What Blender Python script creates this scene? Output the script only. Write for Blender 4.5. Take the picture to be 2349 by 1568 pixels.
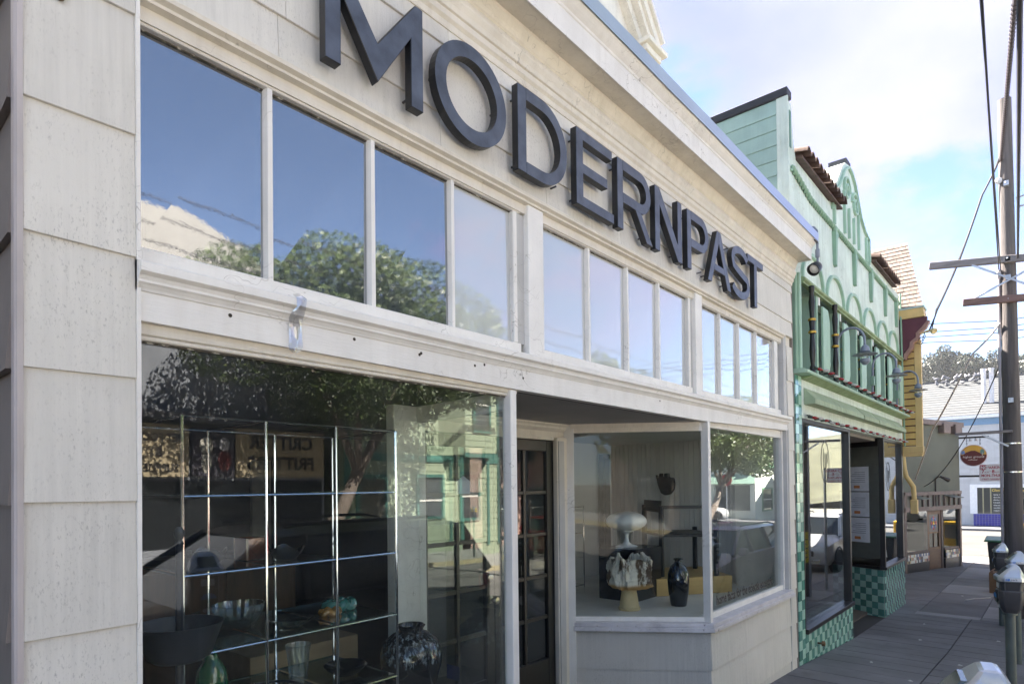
import bpy, math, random
from mathutils import Matrix, Vector
R = math.radians
random.seed(7)
for o in list(bpy.data.objects): bpy.data.objects.remove(o)
scene = bpy.context.scene
COL = scene.collection

# ------------------------------------------------------------------ camera
CAM = Vector((0.0, -2.2, 1.72))
th, pitch, roll = R(41.0275), R(0.72584), R(-0.65367)
d = Vector((math.cos(th)*math.cos(pitch), math.sin(th)*math.cos(pitch), math.sin(pitch)))
r = Vector((math.sin(th), -math.cos(th), 0)); u = r.cross(d)
r2 = math.cos(roll)*r + math.sin(roll)*u
u2 = -math.sin(roll)*r + math.cos(roll)*u
cd = bpy.data.cameras.new('camera'); cam = bpy.data.objects.new('camera', cd); COL.objects.link(cam)
M = Matrix((r2, u2, -d)).transposed().to_4x4(); M.translation = CAM
cam.matrix_world = M
cd.sensor_width = 36; cd.lens = 1418.7/2349*36; cd.shift_y = 309.889/2349
cd.clip_start = 0.05; cd.clip_end = 3000
scene.camera = cam

# ------------------------------------------------------------------ sky and sun
SUN = Vector((0.10, 0.70, 0.70)).normalized()          # towards the sun: behind the shop row
w = bpy.data.worlds.new('World'); scene.world = w; w.use_nodes = True
nt = w.node_tree; nt.nodes.clear()
def N(t, **k):
    n = nt.nodes.new(t)
    for a, b in k.items(): setattr(n, a, b)
    return n
L = lambda a, b: nt.links.new(a, b)
out = N('ShaderNodeOutputWorld'); bg = N('ShaderNodeBackground'); bg.inputs[1].default_value = 0.05
sky = N('ShaderNodeTexSky'); sky.sky_type = 'NISHITA'; sky.sun_disc = False
sky.sun_elevation = math.asin(SUN.z); sky.sun_rotation = math.atan2(SUN.x, SUN.y)
sky.air_density = 0.55; sky.dust_density = 0.1; sky.ozone_density = 1.6
tc = N('ShaderNodeTexCoord'); sep = N('ShaderNodeSeparateXYZ'); L(tc.outputs['Generated'], sep.inputs[0])
def mth(op, a, b=None, clamp=False):
    m = N('ShaderNodeMath', operation=op, use_clamp=clamp)
    for i, v in enumerate((a, b)):
        if v is None: continue
        if hasattr(v, 'is_linked'): L(v, m.inputs[i])
        else: m.inputs[i].default_value = v
    return m.outputs[0]
zz = mth('MAXIMUM', sep.outputs[2], 0.0)
den = mth('ADD', zz, 0.22)
cx = mth('DIVIDE', sep.outputs[0], den); cy = mth('DIVIDE', sep.outputs[1], den)
cmb = N('ShaderNodeCombineXYZ'); L(cx, cmb.inputs[0]); L(cy, cmb.inputs[1]); cmb.inputs[2].default_value = 12.4
n1 = N('ShaderNodeTexNoise'); n1.inputs['Scale'].default_value = 1.25; n1.inputs['Detail'].default_value = 9; n1.inputs['Roughness'].default_value = 0.58
n1.inputs['Distortion'].default_value = 0.25
L(cmb.outputs[0], n1.inputs['Vector'])
n2 = N('ShaderNodeTexNoise'); n2.inputs['Scale'].default_value = 3.2; n2.inputs['Detail'].default_value = 7
L(cmb.outputs[0], n2.inputs['Vector'])
cov = mth('ADD', mth('ADD', mth('MULTIPLY', mth('SUBTRACT', n1.outputs[0], .5), 2.0), .5), mth('MULTIPLY', sep.outputs[0], 0.08))     # more cloud towards the coast
cov = mth('ADD', cov, mth('MULTIPLY', sep.outputs[1], 0.04))
cov = mth('ADD', cov, mth('MULTIPLY', mth('MULTIPLY', mth('SUBTRACT', sep.outputs[0], .52), 4.0, True), 0.20))
ramp = N('ShaderNodeValToRGB'); L(cov, ramp.inputs[0])
ramp.color_ramp.elements[0].position = 0.50; ramp.color_ramp.elements[1].position = 0.65
ramp.color_ramp.interpolation = 'EASE'
cloudc = N('ShaderNodeMixRGB'); L(mth('MULTIPLY', mth('SUBTRACT', n2.outputs[0], .32), 2.8, True), cloudc.inputs[0])
cloudc.inputs[1].default_value = (1.12, 1.30, 1.42, 1); cloudc.inputs[2].default_value = (1.70, 1.78, 1.82, 1)
hz = mth('SUBTRACT', 1.0, mth('MULTIPLY', zz, 5.0), True)
fac = mth('MAXIMUM', ramp.outputs[0], mth('MULTIPLY', hz, 0.8))
mix = N('ShaderNodeMixRGB', blend_type='LIGHTEN'); L(fac, mix.inputs[0]); L(sky.outputs[0], mix.inputs[1]); L(cloudc.outputs[0], mix.inputs[2])
L(mix.outputs[0], bg.inputs[0]); L(bg.outputs[0], out.inputs[0])

sl = bpy.data.lights.new('sun', 'SUN'); sl.energy = 5.0; sl.angle = R(0.55); sl.color = (1.0, 0.93, 0.84)
so = bpy.data.objects.new('sun', sl); COL.objects.link(so)
so.rotation_euler = (-SUN).to_track_quat('-Z', 'Y').to_euler(); so.location = (0, 20, 40)

scene.view_settings.view_transform = 'Standard'; scene.view_settings.look = 'None'
scene.view_settings.exposure = 3.4; scene.view_settings.gamma = 1.0; scene.view_settings.use_white_balance = True; scene.view_settings.white_balance_temperature = 6750; scene.view_settings.use_curve_mapping = False
cy_ = scene.cycles
cy_.use_denoising = True; cy_.max_bounces = 9; cy_.diffuse_bounces = 4; cy_.glossy_bounces = 5
cy_.transmission_bounces = 6; cy_.transparent_max_bounces = 24
cy_.sample_clamp_indirect = 6.0; cy_.caustics_reflective = False; cy_.caustics_refractive = False

# ------------------------------------------------------------------ helpers: materials
MATS = {}
class NT:
    def __init__(s, name):
        s.m = bpy.data.materials.new(name); s.m.use_nodes = True; s.t = s.m.node_tree; s.t.nodes.clear()
        s.out = s.n('ShaderNodeOutputMaterial')
    def n(s, t, **k):
        n = s.t.nodes.new(t)
        for a, b in k.items(): setattr(n, a, b)
        return n
    def l(s, a, b): s.t.links.new(a, b)
    def noise(s, scale, detail=5, rough=.55, vec=None, stretch=None):
        tc = s.n('ShaderNodeTexCoord'); v = vec or tc.outputs['Object']
        if stretch:
            mp = s.n('ShaderNodeMapping'); mp.inputs['Scale'].default_value = stretch; s.l(v, mp.inputs[0]); v = mp.outputs[0]
        n = s.n('ShaderNodeTexNoise'); n.inputs['Scale'].default_value = scale; n.inputs['Detail'].default_value = detail
        n.inputs['Roughness'].default_value = rough; s.l(v, n.inputs['Vector']); return n.outputs[0]
    def ramp(s, f, a, b, ca=(0,0,0,1), cb=(1,1,1,1)):
        r_ = s.n('ShaderNodeValToRGB'); s.l(f, r_.inputs[0]); e = r_.color_ramp.elements
        e[0].position, e[1].position = a, b; e[0].color, e[1].color = ca, cb; return r_.outputs[0]
    def mix(s, f, a, b, mode='MIX'):
        m = s.n('ShaderNodeMixRGB', blend_type=mode)
        for i, v in enumerate((f, a, b)):
            if hasattr(v, 'is_linked'): s.l(v, m.inputs[i])
            elif isinstance(v, (int, float)) : m.inputs[i].default_value = v if i == 0 else (v, v, v, 1)
            else: m.inputs[i].default_value = (*v[:3], 1)
        return m.outputs[0]
    def math(s, op, a, b=0., clamp=False):
        m = s.n('ShaderNodeMath', operation=op, use_clamp=clamp)
        for i, v in enumerate((a, b)):
            if hasattr(v, 'is_linked'): s.l(v, m.inputs[i])
            else: m.inputs[i].default_value = v
        return m.outputs[0]
def mat(name, col, rough=.6, var=.12, scale=6, bump=.15, bscale=70, metal=0, streak=0, dirt=(.18,.16,.13), patch=0, rnd=0,
        stretch=None, bstretch=None, spec=.5, coat=0, chip=None, chipamt=.66, crack=0, bdist=.004):
    """weathered surface: broad noise, optional vertical streaks, dirt patches, chips, cracks, per-piece variation"""
    if name in MATS: return MATS[name]
    k = NT(name); b = k.n('ShaderNodeBsdfPrincipled'); k.l(b.outputs[0], k.out.inputs[0])
    lo = [c*(1-var) for c in col]; hi = [min(1, c*(1+var)) for c in col]
    c = k.mix(k.ramp(k.noise(scale, 6, stretch=stretch), .3, .7), lo, hi)
    if rnd:
        oi = k.n('ShaderNodeObjectInfo')
        v = k.math('ADD', k.math('MULTIPLY', oi.outputs['Random'], 2*rnd), 1-rnd)
        hs = k.n('ShaderNodeHueSaturation'); k.l(c, hs.inputs['Color']); k.l(v, hs.inputs['Value']); c = hs.outputs[0]
    if streak:
        f = k.math('MULTIPLY', k.ramp(k.noise(5, 6, .65, stretch=(4, 4, .12)), .42, .78), k.ramp(k.noise(1.3, 3), .3, .75))
        c = k.mix(k.math('MULTIPLY', f, streak), c, dirt)
    if patch:
        c = k.mix(k.math('MULTIPLY', k.ramp(k.noise(3.2, 8, .7), .55, .75), patch), c, dirt)
    if crack:
        vo = k.n('ShaderNodeTexVoronoi', feature='DISTANCE_TO_EDGE'); vo.inputs['Scale'].default_value = 5
        tcn = k.n('ShaderNodeTexCoord'); mp = k.n('ShaderNodeMapping'); mp.inputs['Scale'].default_value = (.55, 1, 2.4)
        nz = k.n('ShaderNodeTexNoise'); nz.inputs['Scale'].default_value = 9; k.l(tcn.outputs['Object'], nz.inputs['Vector'])
        add = k.n('ShaderNodeVectorMath', operation='MULTIPLY_ADD'); k.l(nz.outputs['Color'], add.inputs[0]); add.inputs[1].default_value = (.25,.25,.25); k.l(tcn.outputs['Object'], add.inputs[2])
        k.l(add.outputs[0], mp.inputs[0]); k.l(mp.outputs[0], vo.inputs['Vector'])
        ln = k.math('SUBTRACT', 1., k.ramp(vo.outputs['Distance'], 0., .012)); ln = k.math('MULTIPLY', ln, k.ramp(k.noise(2.1, 4), .48, .62))
        c = k.mix(k.math('MULTIPLY', ln, crack), c, (.22, .2, .17))
    if chip:
        f = k.ramp(k.noise(22, 8, .7), chipamt, chipamt+.03); c = k.mix(f, c, chip)
    k.l(c, b.inputs['Base Color']); b.inputs['Roughness'].default_value = rough; b.inputs['Metallic'].default_value = metal
    b.inputs['Specular IOR Level'].default_value = spec
    if coat: b.inputs['Coat Weight'].default_value = coat
    if bump:
        bp = k.n('ShaderNodeBump'); bp.inputs['Strength'].default_value = bump; bp.inputs['Distance'].default_value = bdist
        k.l(k.noise(bscale, 4, stretch=bstretch), bp.inputs['Height']); k.l(bp.outputs[0], b.inputs['Normal'])
    MATS[name] = k.m; return k.m
def plain(name, col, rough=.5, metal=0, emit=0, spec=.5, rnd=0, coat=0):
    if name in MATS: return MATS[name]
    k = NT(name); b = k.n('ShaderNodeBsdfPrincipled'); k.l(b.outputs[0], k.out.inputs[0])
    c = k.mix(k.ramp(k.noise(9, 5), .3, .7), [x*.92 for x in col], [min(1, x*1.08) for x in col])
    if rnd:
        oi = k.n('ShaderNodeObjectInfo'); v = k.math('ADD', k.math('MULTIPLY', oi.outputs['Random'], 2*rnd), 1-rnd)
        hs = k.n('ShaderNodeHueSaturation'); k.l(c, hs.inputs['Color']); k.l(v, hs.inputs['Value']); c = hs.outputs[0]
    k.l(c, b.inputs['Base Color']); b.inputs['Roughness'].default_value = rough; b.inputs['Metallic'].default_value = metal
    b.inputs['Specular IOR Level'].default_value = spec; b.inputs['Coat Weight'].default_value = coat
    MATS[name] = k.m; return k.m
def glass(name, boost=1.0, tint=(1,1,1), dust=.0, base=0.0, rough=0.0, body=None, wave=0.0):
    """window pane: clear (or filmed) sheet with Fresnel reflection"""
    if name in MATS: return MATS[name]
    k = NT(name); lw = k.n('ShaderNodeLayerWeight'); lw.inputs['Blend'].default_value = .5
    fr = k.math('ADD', k.math('MULTIPLY', k.math('POWER', lw.outputs['Facing'], 5.), .96), .04)
    f = k.math('ADD', k.math('MULTIPLY', fr, boost), base, True)
    gl = k.n('ShaderNodeBsdfGlossy'); gl.inputs['Roughness'].default_value = rough; gl.inputs['Color'].default_value = (.96,.98,1,1)
    if body:
        tr = k.n('ShaderNodeBsdfDiffuse'); tr.inputs['Color'].default_value = (*body, 1)
    else:
        tr = k.n('ShaderNodeBsdfTransparent'); tr.inputs['Color'].default_value = (*tint, 1)
    bs = tr.outputs[0]
    if dust:
        df = k.n('ShaderNodeBsdfDiffuse'); df.inputs['Color'].default_value = (.62,.62,.6,1)
        mx0 = k.n('ShaderNodeMixShader')
        sp = k.ramp(k.noise(260, 3, .6), .68, .8)
        ff = k.math('ADD', k.math('MULTIPLY', k.ramp(k.noise(2.5, 6), .3, .8), dust*.6), k.math('MULTIPLY', sp, dust*1.4))
        k.l(ff, mx0.inputs[0]); k.l(bs, mx0.inputs[1]); k.l(df.outputs[0], mx0.inputs[2]); bs = mx0.outputs[0]
    if wave:
        bp = k.n('ShaderNodeBump'); bp.inputs['Strength'].default_value = 1.0; bp.inputs['Distance'].default_value = wave
        hh = k.math('ADD', k.noise(3.0, 2, .5), k.math('MULTIPLY', k.noise(70, 3, .6), .06))
        k.l(hh, bp.inputs['Height']); k.l(bp.outputs[0], gl.inputs['Normal'])
    mx = k.n('ShaderNodeMixShader'); k.l(f, mx.inputs[0]); k.l(bs, mx.inputs[1]); k.l(gl.outputs[0], mx.inputs[2])
    k.l(mx.outputs[0], k.out.inputs[0]); MATS[name] = k.m; return k.m

# ------------------------------------------------------------------ helpers: meshes
class MB:
    def __init__(s): s.v = []; s.f = []; s.mi = []
    def add(s, v, f):
        b = len(s.v); s.v += [tuple(p) for p in v]; s.f += [tuple(i+b for i in q) for q in f]; return s
    def box(s, x0, x1, y0, y1, z0, z1):
        return s.add([(x0,y0,z0),(x1,y0,z0),(x1,y1,z0),(x0,y1,z0),(x0,y0,z1),(x1,y0,z1),(x1,y1,z1),(x0,y1,z1)],
                     [(3,2,1,0),(4,5,6,7),(0,1,5,4),(1,2,6,5),(2,3,7,6),(3,0,4,7)])
    def hexa(s, p):            # 4 bottom (ccw), 4 top
        return s.add(p, [(3,2,1,0),(4,5,6,7),(0,1,5,4),(1,2,6,5),(2,3,7,6),(3,0,4,7)])
    def prism(s, poly, c0, c1, axis):
        def P(a, b, c): return {'x': (c,a,b), 'y': (a,c,b), 'z': (a,b,c)}[axis]
        n = len(poly); v = [P(a,b,c0) for a,b in poly] + [P(a,b,c1) for a,b in poly]
        return s.add(v, [tuple(range(n))[::-1], tuple(range(n,2*n))] + [(i,(i+1)%n,(i+1)%n+n,i+n) for i in range(n)])
    def strip(s, A, B, closed=False):      # quads between two point lists
        n = len(A); m = n if closed else n-1
        return s.add(list(A)+list(B), [(i,(i+1)%n,(i+1)%n+n,i+n) for i in range(m)])
    def ribbon(s, pts, wid, y0, y1, closed=False):  # stroked path in xz, extruded in y
        n = len(pts); A = []; B = []
        for i in range(n):
            p0 = pts[(i-1)%n] if (closed or i > 0) else pts[i]; p1 = pts[(i+1)%n] if (closed or i < n-1) else pts[i]
            tx, tz = p1[0]-p0[0], p1[1]-p0[1]; l = math.hypot(tx, tz) or 1; nx, nz = -tz/l*wid/2, tx/l*wid/2
            A.append((pts[i][0]+nx, pts[i][1]+nz)); B.append((pts[i][0]-nx, pts[i][1]-nz))
        a0=[(x,y0,z) for x,z in A]; b0=[(x,y0,z) for x,z in B]; a1=[(x,y1,z) for x,z in A]; b1=[(x,y1,z) for x,z in B]
        s.strip(a0,b0,closed); s.strip(b1,a1,closed); s.strip(a1,a0,closed); s.strip(b0,b1,closed)
        if not closed:
            s.add([a0[0],b0[0],b1[0],a1[0]],[(0,1,2,3)]); s.add([a0[-1],b0[-1],b1[-1],a1[-1]],[(3,2,1,0)])
        return s
    def lathe(s, prof, c=(0,0,0), n=24, sx=1, sy=1):
        b = len(s.v); k = len(prof)
        for r_, z in prof:
            for i in range(n):
                a = 2*math.pi*i/n; s.v.append((c[0]+r_*sx*math.cos(a), c[1]+r_*sy*math.sin(a), c[2]+z))
        for j in range(k-1):
            for i in range(n):
                s.f.append((b+j*n+i, b+j*n+(i+1)%n, b+(j+1)*n+(i+1)%n, b+(j+1)*n+i))
        if prof[0][0] > 1e-5: s.f.append(tuple(b+i for i in range(n))[::-1])
        if prof[-1][0] > 1e-5: s.f.append(tuple(b+(k-1)*n+i for i in range(n)))
        return s
    def tube(s, pts, rad, n=8, cap=True):
        pts = [Vector(p) for p in pts]; m = len(pts); b = len(s.v)
        rs = rad if isinstance(rad, (list, tuple)) else [rad]*m
        t0 = (pts[1]-pts[0]).normalized(); ref = Vector((0,0,1)) if abs(t0.z) < .9 else Vector((1,0,0))
        nrm = t0.cross(ref).normalized()
        for i in range(m):
            t = (pts[min(i+1,m-1)]-pts[max(i-1,0)]).normalized()
            nrm = (nrm - t*nrm.dot(t)).normalized(); bi = t.cross(nrm)
            for j in range(n):
                a = 2*math.pi*j/n; s.v.append(tuple(pts[i]+rs[i]*(math.cos(a)*nrm+math.sin(a)*bi)))
        for i in range(m-1):
            for j in range(n): s.f.append((b+i*n+j, b+i*n+(j+1)%n, b+(i+1)*n+(j+1)%n, b+(i+1)*n+j))
        if cap: s.f.append(tuple(b+j for j in range(n))[::-1]); s.f.append(tuple(b+(m-1)*n+j for j in range(n)))
        return s
    def mesh(s, name, m=None, smooth=False):
        me = bpy.data.meshes.new(name); me.from_pydata(s.v, [], s.f); me.update()
        if m:
            for q in (m if isinstance(m, (list, tuple)) else [m]): me.materials.append(q)
        if s.mi: me.polygons.foreach_set('material_index', s.mi)
        if smooth: me.polygons.foreach_set('use_smooth', [True]*len(me.polygons))
        return me
    def build(s, name, m, parent=None, smooth=False, bevel=0, label=None, loc=None, fix=True, sharp=35):
        me = s.mesh(name, m, smooth)
        if fix:
            import bmesh
            bm = bmesh.new(); bm.from_mesh(me); bmesh.ops.recalc_face_normals(bm, faces=bm.faces); bm.to_mesh(me); bm.free()
        if smooth and sharp: me.set_sharp_from_angle(angle=R(sharp))
        return put(name, me, parent, loc, bevel, label)
def put(name, me, parent=None, loc=None, bevel=0, label=None):
    o = bpy.data.objects.new(name, me); COL.objects.link(o)
    if parent is not None:
        o.parent = parent
        wl = parent.get('_w'); base = Vector(loc) if loc is not None else Vector((0,0,0))
        o.location = base - Vector(wl) if wl is not None else base
    elif loc is not None: o.location = loc
    if bevel:
        b = o.modifiers.new('bevel', 'BEVEL'); b.width = bevel; b.segments = 1; b.limit_method = 'ANGLE'; b.angle_limit = R(40)
    if label: o['label'] = label
    return o
def thing(name, label, cat, loc=(0,0,0), group=None, local=False, rz=0):
    """an Empty at the thing's base that parents its parts (parts are written in world metres unless local)"""
    o = bpy.data.objects.new(name, None); COL.objects.link(o); o.location = loc; o.rotation_euler = (0,0,rz); o.empty_display_size = .2
    o['label'] = label; o['category'] = cat
    if group: o['group'] = group
    if not local: o['_w'] = tuple(float(x) for x in loc)
    return o
def tag(o, label, cat, group=None):
    o['label'] = label; o['category'] = cat
    if group: o['group'] = group
    return o
def struct(o, kind='structure', label=None):
    o['kind'] = kind
    if label: o['label'] = label
    return o
def text(body, size, m, parent, loc, rot, name='lettering', align='LEFT', extrude=.0006, offset=0, sx=1, shear=0):
    c = bpy.data.curves.new(name, 'FONT'); c.body = body; c.size = size; c.extrude = extrude; c.offset = offset
    c.align_x = align; c.shear = shear; c.materials.append(m); c.resolution_u = 3
    tmp = bpy.data.objects.new('tmp_text', c); COL.objects.link(tmp)
    dg = bpy.context.evaluated_depsgraph_get(); me = bpy.data.meshes.new_from_object(tmp.evaluated_get(dg)); bpy.data.objects.remove(tmp); bpy.data.curves.remove(c)
    if not me.materials: me.materials.append(m)
    o = bpy.data.objects.new(name, me); COL.objects.link(o); o.rotation_euler = rot; o.scale = (sx, 1, 1)
    if parent is not None:
        o.parent = parent; wl = parent.get('_w'); o.location = Vector(loc) - Vector(wl) if wl is not None else Vector(loc)
    else: o.location = loc
    return o
def copy_tree(o, parent=None):
    c = o.copy(); COL.objects.link(c); c.parent = parent
    for ch in list(o.children): copy_tree(ch, c)
    return c
def lerp(a, b, t): return a+(b-a)*t
GZ = [(-60,1.6),(-12,.5),(0,0),(7.5,-.385),(10,-.56),(14.4,-.72),(20,-.80),(27,-.95),(46,-1.0),(400,-1.0)]
def gz(x):
    if x <= GZ[0][0]: return GZ[0][1]
    for (a,za),(b,zb) in zip(GZ, GZ[1:]):
        if x <= b: return lerp(za, zb, (x-a)/(b-a))
    return GZ[-1][1]
# ------------------------------------------------------------------ ground, road, pavements
asphalt = mat('asphalt', (.19,.18,.17), .9, .25, .6, .5, 160, patch=.25, dirt=(.06,.06,.06))
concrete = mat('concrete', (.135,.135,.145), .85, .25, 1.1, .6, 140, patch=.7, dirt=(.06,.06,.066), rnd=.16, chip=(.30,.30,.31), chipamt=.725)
concrete_pale = mat('concrete_pale', (.24,.24,.25), .85, .12, 2.0, .3, 140, patch=.3, dirt=(.2,.2,.2))
joint = plain('joint_dark', (.045,.043,.042), .95)
earth = mat('earth', (.20,.19,.16), .95, .25, .05, .3, 3)
paintw = mat('road_paint', (.75,.74,.70), .7, .12, 4, .2, 90, patch=.4, dirt=(.3,.3,.3))
def sheet(name, y0, y1, dz, m, xs, kind='structure', parent=None):
    b = MB(); A = [(x, y0, gz(x)+dz) for x in xs]; B = [(x, y1, gz(x)+dz) for x in xs]
    b.strip(A, B); return struct(b.build(name, m, parent), kind)
XS = [-400,-60,-30,-12,0,7.5,10,14.4,20,27,46,100,400]
sheet('ground', -400, 400, -.30, earth, XS)
sheet('road', -10.3, -2.15, -.13, asphalt, [-60,-30,-12,0,7.5,10,14.4,20,27])
b = MB(); b.add([(27,-120,gz(27)-.13),(43,-120,gz(43)-.13),(43,90,gz(43)-.13),(27,90,gz(27)-.13)], [(0,1,2,3)])
struct(b.build('cross_road', mat('asphalt_dark', (.060,.058,.056), .9, .25, .6, .4, 160, patch=.3, dirt=(.03,.03,.03))), 'structure')
# our pavement: base, then slabs one by one
sw = sheet('sidewalk', -2.0, 1.2, -.016, joint, [-12,0,7.5,10,14.4,20,26.6])
def slab(x0, x1, y0, y1, m, parent, g=.005, t=.05):
    dz = random.uniform(-.0012, .0012)
    x0 += g; x1 -= g; y0 += g; y1 -= g
    def Z(x): return gz(x)+dz
    b = MB(); b.hexa([(x0,y0,Z(x0)-t),(x1,y0,Z(x1)-t),(x1,y1,Z(x1)-t),(x0,y1,Z(x0)-t),(x0,y0,Z(x0)),(x1,y0,Z(x1)),(x1,y1,Z(x1)),(x0,y1,Z(x0))])
    return b.build('slab', m, parent)
x = 3.0
while x < 13.15:
    p = .40 if x < 12.75 else 13.2-x
    slab(x, x+p, -1.14, (.0 if not 2.57 < x < 5.1 else -.0), concrete, sw, .007); slab(x, x+p, -2.0, -1.14, concrete, sw, .007); x += p
slab(-2, 3.0, -2.0, 0, concrete, sw)
slab(13.2, 13.55, -1.26, -.30, concrete_pale, sw); slab(13.2, 13.55, -.30, .0, concrete, sw, .001); slab(13.2, 13.55, -2.0, -1.26, concrete, sw)
x = 13.55
while x < 26.5:
    p = 1.5 if x < 25 else 26.6-x
    for y0, y1 in ((-2.0,-1.26),(-1.26,-.33),(-.33,1.2)):
        slab(x, x+p, y0, y1, concrete_pale if (random.random() < .16 and y0 < -.5) else concrete, sw)
    x += p
kerb = MB()
for a, c in zip([-12,0,7.5,10,14.4,20], [0,7.5,10,14.4,20,26.6]):
    kerb.hexa([(a,-2.15,gz(a)-.25),(c,-2.15,gz(c)-.25),(c,-2.0,gz(c)-.25),(a,-2.0,gz(a)-.25),(a,-2.15,gz(a)+.003),(c,-2.15,gz(c)+.003),(c,-2.0,gz(c)+.003),(a,-2.0,gz(a)+.003)])
struct(kerb.build('kerb', concrete))
# corner with tactile ramp
b = MB(); b.hexa([(26.6,-2.2,-1.2),(27.6,-2.2,-1.2),(27.6,30,-1.2),(26.6,30,-1.2),(26.6,-2.2,-.95),(27.6,-2.2,-1.07),(27.6,30,-1.0),(26.6,30,-.95)])
struct(b.build('corner_sidewalk', concrete))
tact = mat('tactile_yellow', (.62,.40,.10), .8, .15, 5, .3, 60, patch=.3)
tp = thing('tactile_paving', 'orange yellow tactile paving strip at the street corner', 'paving', (26.9,-.25,-.98))
b = MB(); b.hexa([(26.75,-.72,-.99),(27.25,-.72,-1.05),(27.25,.20,-1.04),(26.75,.20,-.99),(26.75,-.72,-.960),(27.25,-.72,-1.02),(27.25,.20,-1.0),(26.75,.20,-.955)]); b.build('tactile_plate', tact, tp)
for i in range(9):
    for j in range(4):
        bb = MB(); bb.lathe([(.032,0),(.024,.012)], (26.81+j*.125, -.66+i*.1, -.963-j*.0152), 8); bb.build('tactile_dome', tact, tp)
# far side of the cross road
b = MB(); b.box(43,46.2,-40,60,-1.3,-1.0); struct(b.build('far_sidewalk', concrete))
b = MB(); b.box(35.2,35.5,-8,9,-1.14,-1.105); struct(b.build('stop_line', paintw))
text('STOP', 2.2, paintw, None, (40.2,-7.2,-1.118), (0,0,R(-90)), 'road_lettering', extrude=.002, sx=.8)
bpy.data.objects['road_lettering']['kind'] = 'structure'
b = MB()
for yy in ():
    for a, c in zip([-12,0,7.5,10,14.4,20],[0,7.5,10,14.4,20,26]):
        b.strip([(a,yy,gz(a)-.124),(c,yy,gz(c)-.124)], [(a,yy+.1,gz(a)-.124),(c,yy+.1,gz(c)-.124)])
# opposite pavement
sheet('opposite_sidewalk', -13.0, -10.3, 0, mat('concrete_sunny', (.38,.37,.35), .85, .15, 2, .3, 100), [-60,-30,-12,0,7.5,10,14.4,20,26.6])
b = MB()
for a, c in zip([-60,-30,-12,0,7.5,10,14.4,20], [-30,-12,0,7.5,10,14.4,20,26.6]):
    b.hexa([(a,-10.4,gz(a)-.25),(c,-10.4,gz(c)-.25),(c,-10.25,gz(c)-.25),(a,-10.25,gz(a)-.25),(a,-10.4,gz(a)+.004),(c,-10.4,gz(c)+.004),(c,-10.25,gz(c)+.004),(a,-10.25,gz(a)+.004)])
struct(b.build('opposite_kerb', mat('kerb_pale', (.42,.36,.22), .8, .15, 3)))
# ------------------------------------------------------------------ the cream shop
def siding_mat(name, col, rnd=.05):
    if name in MATS: return MATS[name]
    k = NT(name); b = k.n('ShaderNodeBsdfPrincipled'); k.l(b.outputs[0], k.out.inputs[0])
    c = k.mix(k.ramp(k.noise(2.2, 6), .3, .7), [x*.93 for x in col], [x*1.05 for x in col])
    f = k.math('MULTIPLY', k.ramp(k.noise(7, 6, .7, stretch=(5,5,.10)), .40, .72), k.ramp(k.noise(1.7, 4), .28, .72))
    c = k.mix(k.math('MULTIPLY', f, .55), c, [x*.62 for x in col])
    f2 = k.math('MULTIPLY', k.ramp(k.noise(90, 3, .7, stretch=(1.6,1.6,.7)), .56, .70), k.ramp(k.noise(2.3, 5, .6), .42, .66))
    c = k.mix(k.math('MULTIPLY', f2, .62), c, (.20,.19,.18))
    f3 = k.ramp(k.noise(30, 6, .65), .735, .76); c = k.mix(k.math('MULTIPLY', f3, .4), c, (.14,.12,.10))
    oi = k.n('ShaderNodeObjectInfo'); v = k.math('ADD', k.math('MULTIPLY', oi.outputs['Random'], 2*rnd), 1-rnd)
    hs = k.n('ShaderNodeHueSaturation'); k.l(c, hs.inputs['Color']); k.l(v, hs.inputs['Value']); k.l(hs.outputs[0], b.inputs['Base Color'])
    b.inputs['Roughness'].default_value = .72
    bp = k.n('ShaderNodeBump'); bp.inputs['Strength'].default_value = .35; bp.inputs['Distance'].default_value = .003
    h = k.math('ADD', k.noise(60, 3, .6, stretch=(3,3,.05)), k.math('MULTIPLY', k.noise(120, 4), .6))
    k.l(h, bp.inputs['Height']); k.l(bp.outputs[0], b.inputs['Normal']); MATS[name] = k.m; return k.m
siding = siding_mat('siding_cream', (.70,.675,.625))
siding_taupe_shade = siding_mat('siding_taupe_shade', (.22,.195,.185))  # taupe kept dark to stand in for shade on the left side wall
white = mat('trim_white', (.82,.80,.765), .5, .06, 5, .3, 45, streak=.28, dirt=(.38,.33,.26), crack=.75, chip=(.30,.27,.22), chipamt=.745, bstretch=(.4,1,3))
cream = mat('trim_cream', (.74,.69,.60), .55, .08, 5, .35, 40, streak=.45, dirt=(.34,.28,.20), crack=.6, chip=(.30,.25,.18), chipamt=.725, bstretch=(.4,1,3))
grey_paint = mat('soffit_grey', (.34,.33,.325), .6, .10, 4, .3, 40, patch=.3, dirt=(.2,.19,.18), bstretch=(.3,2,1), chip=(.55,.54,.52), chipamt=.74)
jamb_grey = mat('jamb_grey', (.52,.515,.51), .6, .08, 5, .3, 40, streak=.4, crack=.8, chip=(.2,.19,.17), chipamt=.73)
black_gap = plain('gap_black', (.02,.018,.016), .9)
door_black = mat('door_black', (.009,.009,.0095), .35, .2, 4, .2, 30, chip=(.05,.045,.04), chipamt=.77)
steel_strip = mat('flashing_metal', (.42,.50,.56), .28, .06, 3, .12, 6, metal=.85, bstretch=(1,1,1), bdist=.02)
glass_clear = glass('shop_glass', 1.25, (.93,.96,.95), dust=.045)
glass_film = glass('transom_glass', 2.2, rough=.004, body=(.045,.055,.07), base=.24, dust=.10, wave=.0006)
glass_cloud_tone = glass('transom_glass_cloud_tone', 2.2, rough=.006, body=(.52,.53,.52), base=.13, dust=.15, wave=.0008)  # pale diffuse body stands in for bright cloud mirrored in these panes
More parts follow.
